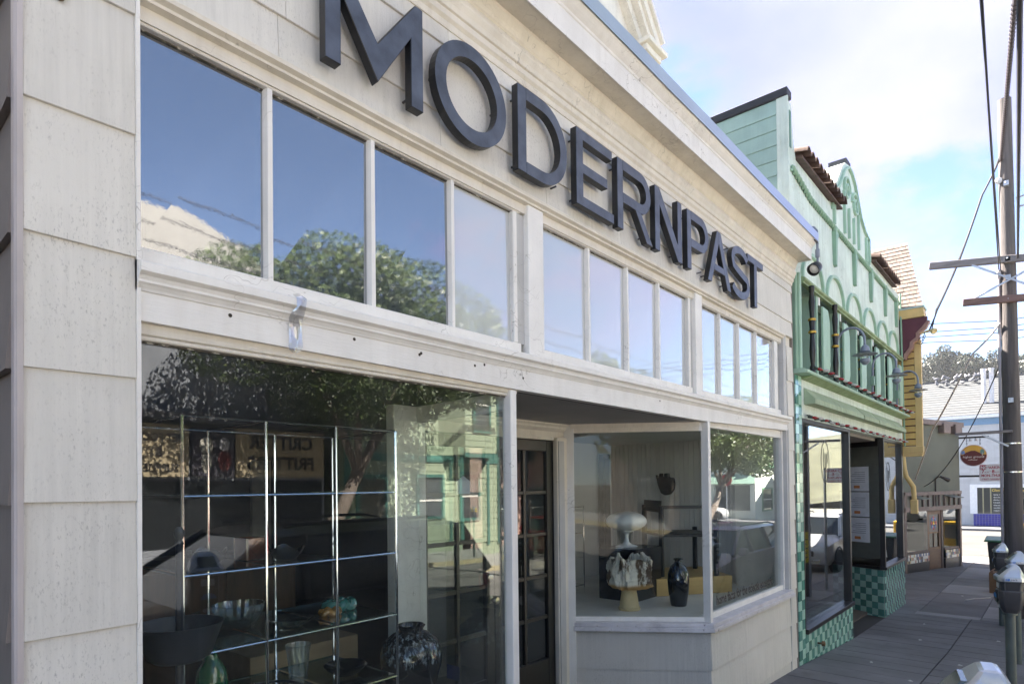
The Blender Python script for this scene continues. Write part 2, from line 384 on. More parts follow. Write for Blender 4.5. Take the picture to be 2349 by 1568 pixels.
putty = mat('old_putty', (.10,.09,.075), .9, .5, 30, .6, 60, chip=(.5,.48,.44), chipamt=.56)
shop = thing('shop_building', 'cream sided shop with tall transom windows and black raised letters', 'building', (.4,0,0))

# body
nb = thing('unseen_shade_building', 'unseen building left of the cream shop, added to shade its side wall', 'building', (-3.5,.3,.2))  # out of view, added to keep light off the shop's side wall
q_ = MB(); q_.box(-7,.12,.35,7,-.3,5.6); q_.build('wall', siding_taupe_shade, nb)
q_ = MB(); q_.box(-7.1,.16,.25,7,5.6,5.8); q_.build('cornice', cream, nb)
b = MB()
b.box(.42,.68,.02,.5,-.3,3.95)              # left pier core
b.box(.42,7.40,.02,.6,3.34,4.3)             # frieze core
b.box(7.21,7.40,.02,.6,-.6,3.34)            # right pier core
b.build('wall', cream, shop)
b = MB(); b.box(.42,7.40,.60,7.0,2.55,2.75); b.box(.42,7.40,.3,7.0,4.28,4.40); b.build('roof', plain('roof_dark', (.08,.08,.085), .9), shop)
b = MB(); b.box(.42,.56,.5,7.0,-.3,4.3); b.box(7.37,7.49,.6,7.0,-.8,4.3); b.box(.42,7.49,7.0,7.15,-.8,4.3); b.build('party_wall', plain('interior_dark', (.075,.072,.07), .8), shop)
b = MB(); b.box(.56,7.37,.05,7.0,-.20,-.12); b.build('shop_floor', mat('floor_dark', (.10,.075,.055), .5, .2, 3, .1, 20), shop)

def board(x0, x1, z0, z1, name='siding_board', m=None, y=0., parent=None, lap=.014):
    dx = random.uniform(-.0015,.0015); jz = random.uniform(-.002,.002)
    b = MB(); b.hexa([(x0,y-lap,z0+jz),(x1,y-lap,z0-jz),(x1,y+.022,z0-jz),(x0,y+.022,z0+jz),(x0,y-.002,z1+.004),(x1,y-.002,z1+.004),(x1,y+.022,z1+.004),(x0,y+.022,z1+.004)])
    return b.build(name, m or siding, parent or shop, bevel=.0015)
zj = [.128-.389*3+.389*i for i in range(14)]
for a, c in zip(zj, zj[1:]):
    if a > 3.95 or c < -.3: continue
    board(.412, .700, a, min(c, 4.0))                       # left pier
    if c < 3.4: board(7.215, 7.408, a, min(c, 3.34))        # right pier
# lapped side wall, curled shingle ends
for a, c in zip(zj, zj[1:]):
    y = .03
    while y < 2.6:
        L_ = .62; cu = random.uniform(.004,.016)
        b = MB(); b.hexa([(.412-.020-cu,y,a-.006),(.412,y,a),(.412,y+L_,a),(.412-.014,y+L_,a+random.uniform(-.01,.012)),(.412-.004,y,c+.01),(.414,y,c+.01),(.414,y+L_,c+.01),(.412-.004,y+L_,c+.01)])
        b.build('side_shingle', siding_taupe_shade, shop); y += L_+.004
b = MB(); b.prism([(.398,-.014),(.412,-.014),(.412,-.006),(.402,-.006),(.402,.03),(.392,.03),(.392,-.004)], -.3, 4.0, 'z'); b.build('corner_strip', mat('corner_metal', (.52,.47,.47), .45, .1, 4, .2, 30, streak=.5), shop)
b = MB(); b.prism([(.700,-.018),(.712,-.018),(.712,.03),(.700,.03)], -.3, 3.36, 'z'); b.build('casing_strip', white, shop)
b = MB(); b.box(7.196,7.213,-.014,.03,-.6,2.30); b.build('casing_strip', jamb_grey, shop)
b = MB(); b.box(7.408,7.44,-.006,.4,-.6,3.96); b.build('edge_board', mat('edge_board_brown', (.22,.19,.17), .8, .2, 6, .3, 40, streak=.5), shop)
# frieze boards
vj = [.712,1.19,2.02,2.85,3.68,4.51,5.34,6.17,7.0,7.408]
for i, (z0, z1) in enumerate(((3.352,3.523),(3.523,3.866),(3.866,3.985))):
    for x0, x1 in zip(vj, vj[1:]):
        s = .03*i
        board(x0 + (s if x0 > 1 else 0) + .0007, x1 + (s if x1 < 7.2 else 0) - .0007, z0, z1)
# cornice
def run(name, prof, x0, x1, m, parent=shop, bevel=0, smooth=False, wob=0):
    b = MB(); xs = [lerp(x0, x1, i/12) for i in range(13)] if wob else [x0, x1]
    rows = []
    for x_ in xs:
        dz = wob*math.sin(x_*1.7)*.5+wob*random.uniform(-.5,.5); rows.append([(x_, y, z+dz) for y, z in prof])
    n = len(prof)
    v = [p for r_ in rows for p in r_]; f = []
    for i in range(len(xs)-1):
        for j in range(n): f.append((i*n+j, i*n+(j+1)%n, (i+1)*n+(j+1)%n, (i+1)*n+j))
    f.append(tuple(range(n))[::-1]); f.append(tuple((len(xs)-1)*n+j for j in range(n)))
    b.add(v, f); return b.build(name, m, parent, smooth=smooth, bevel=bevel)
run('bed_moulding', [(.0,3.955),(-.012,3.955),(-.016,3.985),(-.030,4.00),(-.030,4.03),(-.040,4.035),(-.046,4.06),(-.060,4.085),(-.060,4.10),(-.04,4.14),(-.052,4.15),(-.060,4.17),(-.078,4.205),(-.080,4.222),(0,4.222)], .395, 7.43, cream, wob=.003)
run('cornice_soffit', [(-.06,4.222),(-.208,4.215),(-.208,4.25),(0,4.25),(0,4.222)], .395, 7.46, cream, wob=.002)
cor = run('cornice', [(-.208,4.212),(-.214,4.212),(-.216,4.345),(-.222,4.350),(-.224,4.362),(-.236,4.372),(-.250,4.385),(-.268,4.405),(-.272,4.412),(-.272,4.425),(0,4.425),(0,4.251),(-.208,4.251)], .38, 7.47, white, wob=.004)
run('flashing', [(-.281,4.408),(-.284,4.408),(-.286,4.50),(0,4.53),(0,4.527),(-.283,4.497)], .37, 7.485, steel_strip, cor, wob=.006)
b = MB(); b.prism([(-.02,4.10),(-.06,4.222),(-.208,4.214),(-.216,4.35),(-.272,4.42),(.35,4.42),(.35,4.10)], 7.471, 7.482, 'x'); b.build('cornice_return', white, cor)

# set back upper storey with gable
b = MB(); b.prism([(.6,4.3),(6.95,4.3),(6.95,6.95),(3.4,11.0),(.6,9.0)], 1.62, 4.5, 'y'); b.build('upper_wall', cream, shop)
rk = MB()
def rake(off, wid, y0, y1):
    p0, p1 = Vector((3.2,11.35)), Vector((7.05,7.18)); t = (p1-p0).normalized(); n_ = Vector((-t.y, t.x))*-1
    a = p0+n_*off; c = p1+n_*off
    rk.prism([tuple(a), tuple(c), tuple(c+n_*wid), tuple(a+n_*wid)], y0, y1, 'y')
rake(-.10,.05,1.36,1.64); rake(-.05,.10,1.40,1.64); rake(.05,.07,1.44,1.64); rake(.12,.10,1.52,1.64)
rk.build('gable_rake', cream, shop)
b = MB(); b.box(6.72,7.20,1.36,1.9,7.10,7.16); b.box(6.76,7.14,1.42,1.88,7.02,7.10); b.box(6.86,7.06,1.46,1.80,6.94,7.02); b.box(6.90,7.02,1.48,1.62,6.60,6.94)
b.build('eave_return', cream, shop, bevel=.008)

# transom windows
Y0 = 0.0
run('transom_head', [(.06,3.252),(.018,3.252),(.018,3.300),(-.010,3.305),(-.012,3.315),(-.030,3.325),(-.032,3.340),(-.018,3.352),(.06,3.352)], .712, 7.105, cream, bevel=0, wob=.003)
groups = [(.712,2.655,[.716,1.175,1.652,2.135,2.592]), (2.832,4.862,[2.866,3.345,3.832,4.298,4.795]), (5.002,7.10,[5.03,5.455,5.905,6.37,6.90])]
for gi, (a, c, xs) in enumerate(groups):
    tw = MB()
    tw.box(a, c, .026, .075, 2.452, 2.512); tw.box(a, c, .026, .075, 3.246, 3.30)
    if gi: tw.box(a, xs[0], .026, .075, 2.512, 3.246)
    tw.box(xs[-1], c-.03 if gi < 2 else c-.10, .026, .075, 2.512, 3.246)
    fr = tw.build('transom_window', white, shop, bevel=.004)
    for z0_, z1_ in ((2.509,2.5165),(3.2405,3.2475)):
        q_ = MB(); q_.box(xs[0],xs[-1],.0505,.0555,z0_,z1_); q_.build('putty_line', putty, fr)
    for xm in xs[1:-1]:
        m_ = MB(); m_.prism([(xm-.018,.052),(xm-.010,.030),(xm+.010,.030),(xm+.018,.052),(xm+.018,.07),(xm-.018,.07)], 2.510, 3.248, 'z'); m_.build('mullion', white, fr)
    for x0, x1 in zip(xs, xs[1:]):
        g = MB(); t0 = random.uniform(-.005,.005)
        g.hexa([(x0,.056+t0,2.508),(x1,.056-t0,2.508),(x1,.061-t0,2.508),(x0,.061+t0,2.508),(x0,.056,3.25),(x1,.056,3.25),(x1,.061,3.25),(x0,.061,3.25)])
        g.build('pane', glass_film if gi == 0 and x1 < 2.3 else glass_cloud_tone, fr)
for x0, x1 in ((2.690,2.830),(4.872,5.000)):
    b = MB(); b.box(x0, x1, -.002, .06, 2.452, 3.302); b.build('transom_post', white, shop, bevel=.004)
    b = MB(); b.box(x0-.068, x0-.001, .034, .07, 2.513, 3.245); b.build('reveal_strip', jamb_grey, shop)
b = MB(); b.box(7.105,7.19,-.004,.07,2.30,3.352); b.box(7.02,7.104,.05,.075,2.512,3.246); b.build('transom_jamb', jamb_grey, shop, bevel=.003)
# ledge and fascia under the transoms
def zb(x_): return 2.262-.020*min(1,(x_-.7)/1.9) if x_ < 5 else 2.242+.05*(x_-5)/2.2
led = MB()
run('ledge_moulding', [(.03,2.452),(-.012,2.452),(-.052,2.440),(-.058,2.434),(-.058,2.408),(-.052,2.404),(-.040,2.398),(-.034,2.386),(-.034,2.378),(-.026,2.372),(-.018,2.362),(-.014,2.354),(.03,2.354)], .700, 7.19, white, wob=.0025)
b = MB(); xs = [.712+i*(7.19-.712)/24 for i in range(25)]
for x0, x1 in zip(xs, xs[1:]):
    pass
A = [(x_,-.009,zb(x_)) for x_ in xs]; B = [(x_,-.009,2.356) for x_ in xs]; A2 = [(x_,.05,zb(x_)) for x_ in xs]
b.strip(A, B); b.strip(A2, A); b.add([A[-1],B[-1],(7.19,.05,2.356),A2[-1]], [(0,1,2,3)])
fas = b.build('fascia', white, shop)
hole = plain('nail_hole', (.05,.04,.03), .9)
for px_, pz_ in ((1.00,2.334),(1.52,2.338),(1.885,2.335),(1.875,2.327),(2.24,2.327),(2.31,2.341),(2.62,2.31),(4.21,2.335)):
    b = MB(); b.lathe([(.0075,0),(.003,.0001),(.0,.0001)], (0,0,0), 8); o = b.build('nail_hole', hole, fas, loc=(px_,-.0105,pz_)); o.rotation_euler = (R(90),0,0)
# strip of clear tape hanging over the ledge
tape_m = glass('tape_film', 2.2, (.86,.86,.88), dust=.22, base=.16, rough=.10)
tp_ = MB(); rows = []
for i, (y, z, wd) in enumerate(((-.046,2.452,.034),(-.060,2.440,.030),(-.064,2.405,.022),(-.050,2.385,.036),(-.030,2.365,.042),(-.018,2.330,.043),(-.020,2.290,.042),(-.022,2.262,.040),(-.026,2.245,.030),(-.024,2.233,.008))):
    rows.append([(1.245+1.4*wd*(t-.5)+.004*math.sin(i*1.3), y+.006*math.sin(t*9+i), z+.008*math.sin(t*3.1)) for t in (0,.25,.5,.75,1)])
v = [p for r_ in rows for p in r_]; f = [(i*5+j, i*5+j+1, (i+1)*5+j+1, (i+1)*5+j) for i in range(len(rows)-1) for j in range(4)]
tag(tp_.add(v, f).build('tape_strip', tape_m, None, smooth=True), 'crumpled strip of clear tape hanging over the white ledge', 'tape')

# left display window
b = MB(); b.box(.712,2.60,.015,.055,2.222,2.262); b.box(.712,2.52,.020,.052,2.205,2.2215); b.build('window_head', cream, shop, bevel=.004)
dw = MB(); dw.box(2.520,2.570,-.004,.06,-.1,2.236); dw.box(.712,.726,.02,.07,-.1,2.205); dw.box(.712,2.52,.0,.07,-.2,.36)
dwo = dw.build('display_window', white, shop, bevel=.004)
g = MB(); g.box(.724,2.522,.042,.048,.355,2.21); g.build('pane', glass_clear, dwo)
q_ = MB(); q_.box(.726,2.52,.036,.0415,2.199,2.2045); q_.build('putty_line', putty, dwo)
# side glass of the left display with its back post
sw_ = MB(); sw_.hexa([(2.53,.06,.36),(2.57,.06,.36),(2.66,.90,.36),(2.62,.90,.36),(2.53,.06,.44),(2.57,.06,.44),(2.66,.90,.44),(2.62,.90,.44)])
sw_.hexa([(2.53,.06,2.13),(2.57,.06,2.13),(2.66,.90,2.13),(2.62,.90,2.13),(2.53,.06,2.234),(2.57,.06,2.234),(2.66,.90,2.234),(2.62,.90,2.234)])
sw_.box(2.44,2.70,.90,.98,-.1,2.236)
so_ = sw_.build('side_window', white, shop, bevel=.004)
g = MB(); g.hexa([(2.547,.06,.43),(2.552,.06,.43),(2.642,.90,.43),(2.637,.90,.43),(2.547,.06,2.14),(2.552,.06,2.14),(2.642,.90,2.14),(2.637,.90,2.14)]); g.build('pane', glass_clear, so_)
# display floor and back
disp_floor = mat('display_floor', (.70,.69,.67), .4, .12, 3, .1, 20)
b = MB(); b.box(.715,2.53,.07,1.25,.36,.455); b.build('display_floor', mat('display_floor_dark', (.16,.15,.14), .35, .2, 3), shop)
# recessed entrance: soffit, header, doors
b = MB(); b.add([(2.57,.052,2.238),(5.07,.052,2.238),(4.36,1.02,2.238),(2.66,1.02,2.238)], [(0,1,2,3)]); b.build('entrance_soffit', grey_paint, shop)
b = MB(); b.add([(2.5,-.02,-.10),(5.2,-.02,-.24),(4.5,1.05,-.14),(2.6,1.05,-.06)], [(0,1,2,3)]); b.build('entrance_floor', mat('entrance_floor', (.12,.10,.09), .7, .2, 4), shop)
b = MB(); b.box(2.70,4.40,.985,1.04,2.095,2.237); b.box(4.212,4.36,.955,1.0,-.2,2.12); b.build('door_frame', cream, shop, bevel=.004)
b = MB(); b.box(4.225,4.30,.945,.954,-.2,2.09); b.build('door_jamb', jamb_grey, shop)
run('door_crown', [(.984,2.237),(.94,2.237),(.94,2.225),(.955,2.21),(.955,2.195),(.972,2.18),(.984,2.17)], 2.70, 4.40, cream)
cm = MB(); a0, a1 = Vector((5.03,.06)), Vector((4.39,.94)); t = (a1-a0).normalized(); n_ = Vector((-t.y, t.x))
if n_.x > 0: n_ = -n_
for o1, z0, z1 in ((.045,2.20,2.2375),(.028,2.18,2.20),(.016,2.165,2.18)):
    p = [a0, a1, a1+n_*o1, a0+n_*o1]; cm.prism([tuple(q) for q in p], z0, z1, 'z')
cm.build('side_crown', cream, shop)
door_glass = glass('door_glass', 1.3, (.75,.77,.76), dust=.03)
knob_m = plain('brass_worn', (.45,.40,.30), .3, 1)
def door(x0, x1, knob_x):
    y0, y1 = 1.0, 1.045; rows = [2.0,1.656,1.309,.961,.616,.27]; st = .085
    fr = MB(); fr.box(x0,x0+st,y0,y1,-.1,2.09); fr.box(x1-st,x1,y0,y1,-.1,2.09); fr.box(x0+st,x1-st,y0,y1,2.0,2.09); fr.box(x0+st,x1-st,y0,y1,-.1,.27)
    dr = fr.build('door', door_black, shop, bevel=.004)
    xm = (x0+x1)/2
    m_ = MB(); m_.box(xm-.015,xm+.015,y0+.006,y1-.006,.27,2.0); m_.build('muntin', door_black, dr, bevel=.003)
    for z in rows[1:-1]:
        for a, c in ((x0+st,xm-.016),(xm+.016,x1-st)):
            m_ = MB(); m_.box(a,c,y0+.008,y1-.008,z-.015,z+.015); m_.build('muntin', door_black, dr, bevel=.003)
    for zt, zb_ in zip(rows, rows[1:]):
        for a, c in ((x0+st,xm-.016),(xm+.016,x1-st)):
            g = MB(); g.box(a,c,1.02,1.025,zb_,zt); g.build('pane', door_glass, dr)
    if knob_x:
        k = MB(); k.lathe([(.030,0),(.030,.006),(.012,.012),(.012,.035),(.028,.045),(.032,.06),(.024,.075),(0,.078)], (0,0,0), 16); o = k.build('door_knob', knob_m, dr, smooth=True, loc=(knob_x,1.0,.86)); o.rotation_euler = (R(90),0,0)
        k = MB(); k.lathe([(.034,0),(.034,.008),(.022,.016),(0,.018)], (0,0,0), 16); o = k.build('deadbolt', knob_m, dr, smooth=True, loc=(knob_x,1.0,1.02)); o.rotation_euler = (R(90),0,0)
        k = MB(); k.tube([(knob_x+.02,.93,.83),(knob_x+.03,.93,.79),(knob_x+.025,.935,.74)], .006, 6); k.build('keys', knob_m, dr)
    return dr
door(2.715,3.46,3.415); door(3.466,4.21,None)

# right display: bulkhead, sill, glass
C0, C1 = (5.075,0.0), (4.405,.945)                      # corner post foot and back post foot
b = MB(); b.prism([(5.12,.03),(7.40,.03),(7.40,1.2),(4.5,1.2),(4.46,.95)], -.6, .455, 'z'); b.build('bulkhead', siding, shop)
for a, c in zip(zj, zj[1:]):
    if a > .5 or c < -.6: continue
    board(5.075, 7.205, a, min(c,.47))
    z0, z1 = a, min(c,.47); bb = MB(); nx, ny = n_.x, n_.y
    def PT(q, off): return (q[0]+nx*off, q[1]+ny*off)
    q0, q1 = (5.068,.0), C1
    A_, B_ = PT(q0,.003+.011), PT(q1,.003+.011); A2, B2 = PT(q0,-.02), PT(q1,-.02); A3, B3 = PT(q0,.004), PT(q1,.004)
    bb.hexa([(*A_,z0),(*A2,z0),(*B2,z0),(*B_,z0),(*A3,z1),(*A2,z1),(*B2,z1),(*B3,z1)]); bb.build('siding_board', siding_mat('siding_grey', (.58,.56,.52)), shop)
sill_m = mat('sill_worn', (.62,.60,.63), .45, .12, 6, .4, 50, patch=.6, dirt=(.24,.22,.24), chip=(.20,.17,.18), chipamt=.63)
sl_ = MB(); e = .062
sp = [(C1[0]+n_.x*e, C1[1]+n_.y*e), (5.055+n_.x*e*.6, -.062), (7.19,-.062), (7.19,.10), (5.12,.10), (C1[0]+.06, C1[1])]
sl_.prism(sp, .462, .500, 'z'); sp2 = [(x_+.012 if x_ < 5.2 else x_, y_+.010 if y_ < 0 else y_) for x_, y_ in sp]; sl_.prism(sp2, .5005, .535, 'z')
sill = sl_.build('sill', sill_m, shop, bevel=.004)
rdw = MB()
rdw.prism([(5.048,-.016),(5.10,-.016),(5.112,.03),(5.06,.055)], .535, 2.242, 'z')                 # corner post
rdw.prism([(4.38,.90),(4.44,.945),(4.40,1.0),(4.34,.98)], -.2, 2.236, 'z')                            # back post
rdw.box(5.112,7.12,.045,.10,.535,.585); rdw.box(5.112,7.12,.045,.10,2.205,2.285)                       # front rails
rdw.box(7.122,7.158,.035,.10,.535,2.285)
def along(o0, o1, z0, z1):
    p = [Vector((5.07,.05))+n_*o0, Vector(C1)+n_*o0, Vector(C1)+n_*o1, Vector((5.07,.05))+n_*o1]; rdw.prism([tuple(q) for q in p], z0, z1, 'z')
along(-.03,.012,.536,.575); along(-.03,.012,2.165,2.236)
rd = rdw.build('display_window', white, shop, bevel=.003)
b = MB(); b.box(7.16,7.194,-.006,.10,.50,2.30); b.build('window_jamb', jamb_grey, rd, bevel=.003)
g = MB(); g.box(5.10,7.125,.066,.072,.575,2.215); pane_r = g.build('pane', glass_clear, rd)
g = MB(); p = [Vector((5.075,.045))-n_*.006, Vector(C1)-n_*.006, Vector(C1)-n_*.012, Vector((5.075,.045))-n_*.012]; g.prism([tuple(q) for q in p], .565, 2.175, 'z'); g.build('pane', glass('side_glass', .32, (.95,.97,.96), dust=.03), rd)
ink = plain('vinyl_black', (.012,.012,.012), .5)
text('home facts for the eclectic eccentric', .118, ink, rd, (5.36,.064,.632), (R(90),0,0), sx=.845, offset=.0035, extrude=.0003)
# display interior
bead = mat('beadboard', (.56,.545,.52), .55, .05, 2, .15, 40, streak=.15)
b = MB(); b.box(4.45,7.36,1.0,2.40,.44,.515); b.prism([(5.12,.10),(7.36,.10),(7.36,1.0),(4.46,1.0)], .44, .515, 'z'); b.build('display_floor', disp_floor, shop)
bw = MB(); bw.box(7.345,7.37,.06,2.36,.51,2.55); bwo = bw.build('beadboard_wall', bead, shop)
for i in range(34):
    y0 = .10+i*.0665; s = MB(); s.prism([(7.344,y0+.0015),(7.336,y0+.005),(7.336,y0+.060),(7.344,y0+.065)], .515, 2.54, 'z'); s.build('beadboard', bead, bwo)
b2 = MB(); b2.box(4.40,7.344,2.36,2.39,.51,2.55); b2.build('back_wall', bead, shop)
b = MB(); b.prism([(5.09,.06),(7.345,.06),(7.345,2.36),(4.44,2.36),(4.44,.96)], 2.25, 2.28, 'z'); b.build('display_ceiling', bead, shop)
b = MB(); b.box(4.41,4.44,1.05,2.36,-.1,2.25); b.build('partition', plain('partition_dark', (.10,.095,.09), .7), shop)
# ------------------------------------------------------------------ raised letters
sign_m = mat('sign_graphite', (.088,.099,.125), .40, .35, 9, .12, 60, metal=.35, patch=.5, dirt=(.085,.10,.13), spec=.6)
sign_edge = mat('sign_edge', (.012,.013,.016), .4, .25, 9, .1, 60)
pin_m = plain('standoff_steel', (.10,.10,.11), .4, .8)
sg = thing('shop_sign', 'row of raised dark metal letters reading MODERNPAST', 'sign', (3.8,-.05,3.4))
K = .9814; LZ0, LZ1 = 3.403, 3.869; LH = LZ1-LZ0; SW = .070; LF, LB = -.092, -.046
def arc(cx, cz, rx, rz, a0, a1, n=14): return [(cx+rx*math.cos(R(lerp(a0,a1,i/n))), cz+rz*math.sin(R(lerp(a0,a1,i/n)))) for i in range(n+1)]
def letter(ch, x0, x1):
    x0 *= K; x1 *= K; b = MB(); w_ = x1-x0; s = SW; h = s/2
    P = lambda pts: b.prism([(x0+a, LZ0+c) for a, c in pts], LF, LB, 'y')
    if ch == 'M':
        d_ = s*.62
        P([(0,0),(s,0),(s,LH-.165),(w_/2,.02),(w_-s,LH-.165),(w_-s,0),(w_,0),(w_,LH),(w_-d_,LH),(w_/2,.185),(d_,LH),(0,LH)])
    elif ch == 'N':
        P([(0,0),(s,0),(s,LH-.13),(w_-s*.95,0),(w_,0),(w_,LH),(w_-s,LH),(w_-s,.13),(s*.95,LH),(0,LH)])
    elif ch == 'T':
        P([(w_/2-h,0),(w_/2+h,0),(w_/2+h,LH-.064),(w_,LH-.064),(w_,LH),(0,LH),(0,LH-.064),(w_/2-h,LH-.064)])
    elif ch == 'E':
        t = .062; m_ = LH/2
        P([(0,0),(w_,0),(w_,t),(s,t),(s,m_-t/2),(w_*.82,m_-t/2),(w_*.82,m_+t/2),(s,m_+t/2),(s,LH-t),(w_*.96,LH-t),(w_*.96,LH),(0,LH)])
    elif ch == 'O':
        cx, cz = (x0+x1)/2, (LZ0+LZ1)/2
        b.ribbon(arc(cx,cz,w_/2-h,LH/2+.006-h,0,360,47)[:-1], s, LF, LB, True)
    elif ch in 'DPR':
        t = .064; b.prism([(x0,LZ0),(x0+s,LZ0),(x0+s,LZ1),(x0,LZ1)], LF, LB, 'y')
        zb_ = LZ0 if ch == 'D' else LZ0+LH*.40
        zc = (zb_+LZ1)/2; rz = (LZ1-zb_)/2-t/2; rx = min(rz*1.02, w_-s-.03); xe = x1 - (0 if ch != 'R' else .015) - t/2
        rx = min(rx, xe-x0-s-.02)
        path = [(x0+s, LZ1-t/2)] + arc(xe-rx, zc, rx, rz, 90, -90, 22) + [(x0+s, zb_+t/2)]
        b.ribbon(path, t, LF, LB)
        if ch == 'R':
            xa = x0+w_*.50; b.prism([(xa,zb_+.001),(xa+s*1.12,zb_+.001),(x1+.012,LZ0),(x1-s*1.08,LZ0)], LF, LB, 'y')
    elif ch == 'A':
        xm = x0+w_*.46; xm = (x0+x1)/2-.01
        zc = LZ0+.115; t = .058
        b.prism([(x0,LZ0),(x0+s*1.08,LZ0),(xm,LZ1-.10),(xm,LZ1),(xm-.038,LZ1)], LF, LB, 'y')
        b.prism([(x1-s*1.08,LZ0),(x1,LZ0),(xm+.038,LZ1),(xm,LZ1),(xm,LZ1-.10)], LF, LB, 'y')
        f0 = (zc-LZ0)/(LH-.10); f1 = (zc+t-LZ0)/(LH-.10); xl = x0+s*1.08; xr = x1-s*1.08
        b.prism([(lerp(xl,xm,f0),zc),(lerp(xr,xm,f0),zc),(lerp(xr,xm,f1),zc+t),(lerp(xl,xm,f1),zc+t)], LF, LB, 'y')
    elif ch == 'S':
        cx = (x0+x1)/2; t = .066; r1 = LH*.25-t*.30; zc1 = LZ1-t/2-r1+.004; zc2 = LZ0+t/2+r1*1.08-.004; rx = w_/2-t/2
        path = arc(cx,zc1,rx*.90,r1,18,180,14)+arc(cx,zc1,rx*.90,(zc1-zc2)/2,180,270,8)[1:]
        zm = (zc1+zc2)/2
        path = arc(cx,zc1,rx*.90,r1,20,180,14)+[(lerp(cx-rx*.90,cx,.12),zc1-(zc1-zm)*.62),(lerp(cx-rx*.9,cx,.5),zm+.018),(lerp(cx,cx+rx,.45),zm-.022),(lerp(cx,cx+rx,.88),zc2+(zm-zc2)*.6)]+arc(cx,zc2,rx,r1*1.05,4,-155,14)
        b.ribbon(path, t, LF, LB)
    o = b.build('sign_letter', [sign_m, sign_edge], sg, bevel=.0025, label='raised dark metal letter '+ch)
    for p in o.data.polygons:
        if abs(p.normal.y) < .5: p.material_index = 1
    for px_, pz_ in ((x0+.04,LZ0+.05),(x0+.04,LZ1-.05),(x1-.05,LZ0+.06)):
        if ch == 'O': px_, pz_ = (x0+.035 if px_ < x0+.1 else x1-.035), (LZ0+LZ1)/2+random.uniform(-.05,.05)
        t_ = MB(); t_.tube([(px_,LB-.001,pz_),(px_,.006,pz_)], .0055, 6); t_.build('standoff_pin', pin_m, o)
for ch, a, c in (('M',1.368,1.878),('O',1.951,2.455),('D',2.553,3.003),('E',3.103,3.529),('R',3.578,4.046),('N',4.100,4.532),('P',4.632,5.036),('A',5.02,5.520),('S',5.520,5.986),('T',5.935,6.362)): letter(ch, a, c)

# bug nest on the pier
b = MB(); b.lathe([(.0,-.024),(.008,-.02),(.016,-.004),(.010,.018),(0,.022)], (.500,-.012,3.19), 10, 1, .35)
tag(b.build('mud_nest', mat('mud', (.10,.07,.045), .95, .4, 60, 1.0, 120), None), 'small brown mud nest stuck high on the cream pier', 'nest')

# ------------------------------------------------------------------ things in the left display
chrome = plain('chrome', (.80,.82,.84), .08, 1)
glassware = glass('glassware', 1.8, (.90,.94,.95), dust=.10, base=.04)
shelfglass = glass('shelf_glass', 1.6, (.80,.88,.86), dust=.05)
blackgloss = plain('black_glaze', (.012,.013,.016), .12, spec=.7)
blackmatte = mat('black_enamel', (.032,.037,.052), .38, .3, 8, .1, 60)
FX = [.955,1.289,1.63,1.976]; FZ = [.462,.767,1.075,1.385,1.69,2.0]; YF, YR = .30, .87
rack = thing('chrome_shelf_rack', 'chrome tube shelf rack with glass shelves behind the big window', 'shelf', (1.46,.58,.455))
for x_ in FX:
    for y_ in (YF, YR):
        b = MB(); b.tube([(x_,y_,.455),(x_,y_,2.0)], .0068, 10); b.build('upright', chrome, rack, smooth=True)
for z_ in FZ:
    for y_ in (YF, YR):
        b = MB(); b.tube([(FX[0],y_,z_),(FX[-1],y_,z_)], .0050, 8); b.build('rail', chrome, rack, smooth=True)
    for x_ in FX:
        b = MB(); b.tube([(x_,YF,z_),(x_,YR,z_)], .0045, 8); b.build('rail', chrome, rack, smooth=True)
for z_ in FZ[1:-1]:
    for x0, x1 in zip(FX, FX[1:]):
        b = MB(); b.box(x0+.012,x1-.012,YF+.01,YR-.01,z_+.006,z_+.011); b.build('glass_shelf', shelfglass, rack)
def lathed(name, prof, loc, m, label, cat, n=28, sx=1, sy=1, group=None, sharp=50):
    b = MB(); b.lathe(prof, (0,0,0), n, sx, sy); o = b.build(name, m, None, smooth=True, loc=loc, sharp=sharp); return tag(o, label, cat, group)
def fluted(prof, n, amp, loc, name, m, label, cat, k=12):
    b = MB(); nn = n
    for r_, z in prof:
        for i in range(nn):
            a = 2*math.pi*i/nn; rr = r_*(1+amp*math.cos(k*a)*(1 if r_ > .02 else 0)); b.v.append((rr*math.cos(a), rr*math.sin(a), z))
    for j in range(len(prof)-1):
        for i in range(nn): b.f.append((j*nn+i, j*nn+(i+1)%nn, (j+1)*nn+(i+1)%nn, (j+1)*nn+i))
    return tag(b.build(name, m, None, smooth=True, loc=loc, sharp=25), label, cat)
fluted([(.0,.004),(.06,.004),(.07,.012),(.095,.05),(.108,.085),(.112,.105),(.106,.105),(.100,.085),(.088,.052),(.06,.018),(0,.016)], 72, .035, (1.32,.62,1.087), 'crystal_bowl', glassware, 'round cut crystal bowl with scalloped rim on the glass shelf', 'bowl', 18)
lathed('glass_dish', [(0,.002),(.05,.002),(.06,.01),(.10,.035),(.106,.042),(.10,.042),(.058,.018),(0,.014)], (1.47,.43,1.087), glassware, 'shallow clear glass dish beside the crystal bowl', 'dish')
def twist(name, loc, R0, r_, m, label, k=7):
    b = MB(); pts = []
    for i in range(60):
        a = 2*math.pi*i/60; pts.append(((R0+.3*r_*math.cos(k*a))*math.cos(a), (R0+.3*r_*math.cos(k*a))*.62*math.sin(a), r_+.45*r_*math.sin(k*a)))
    b.tube(pts+[pts[0]], r_, 10, False); tag(b.build(name, m, None, smooth=True, loc=loc), label, 'glass ornament')
twist('glass_ornament', (1.82,.57,1.087), .068, .026, plain('teal_glass', (.015,.16,.14), .06, spec=.8, coat=1), 'twisted teal glass ornament on the third shelf')
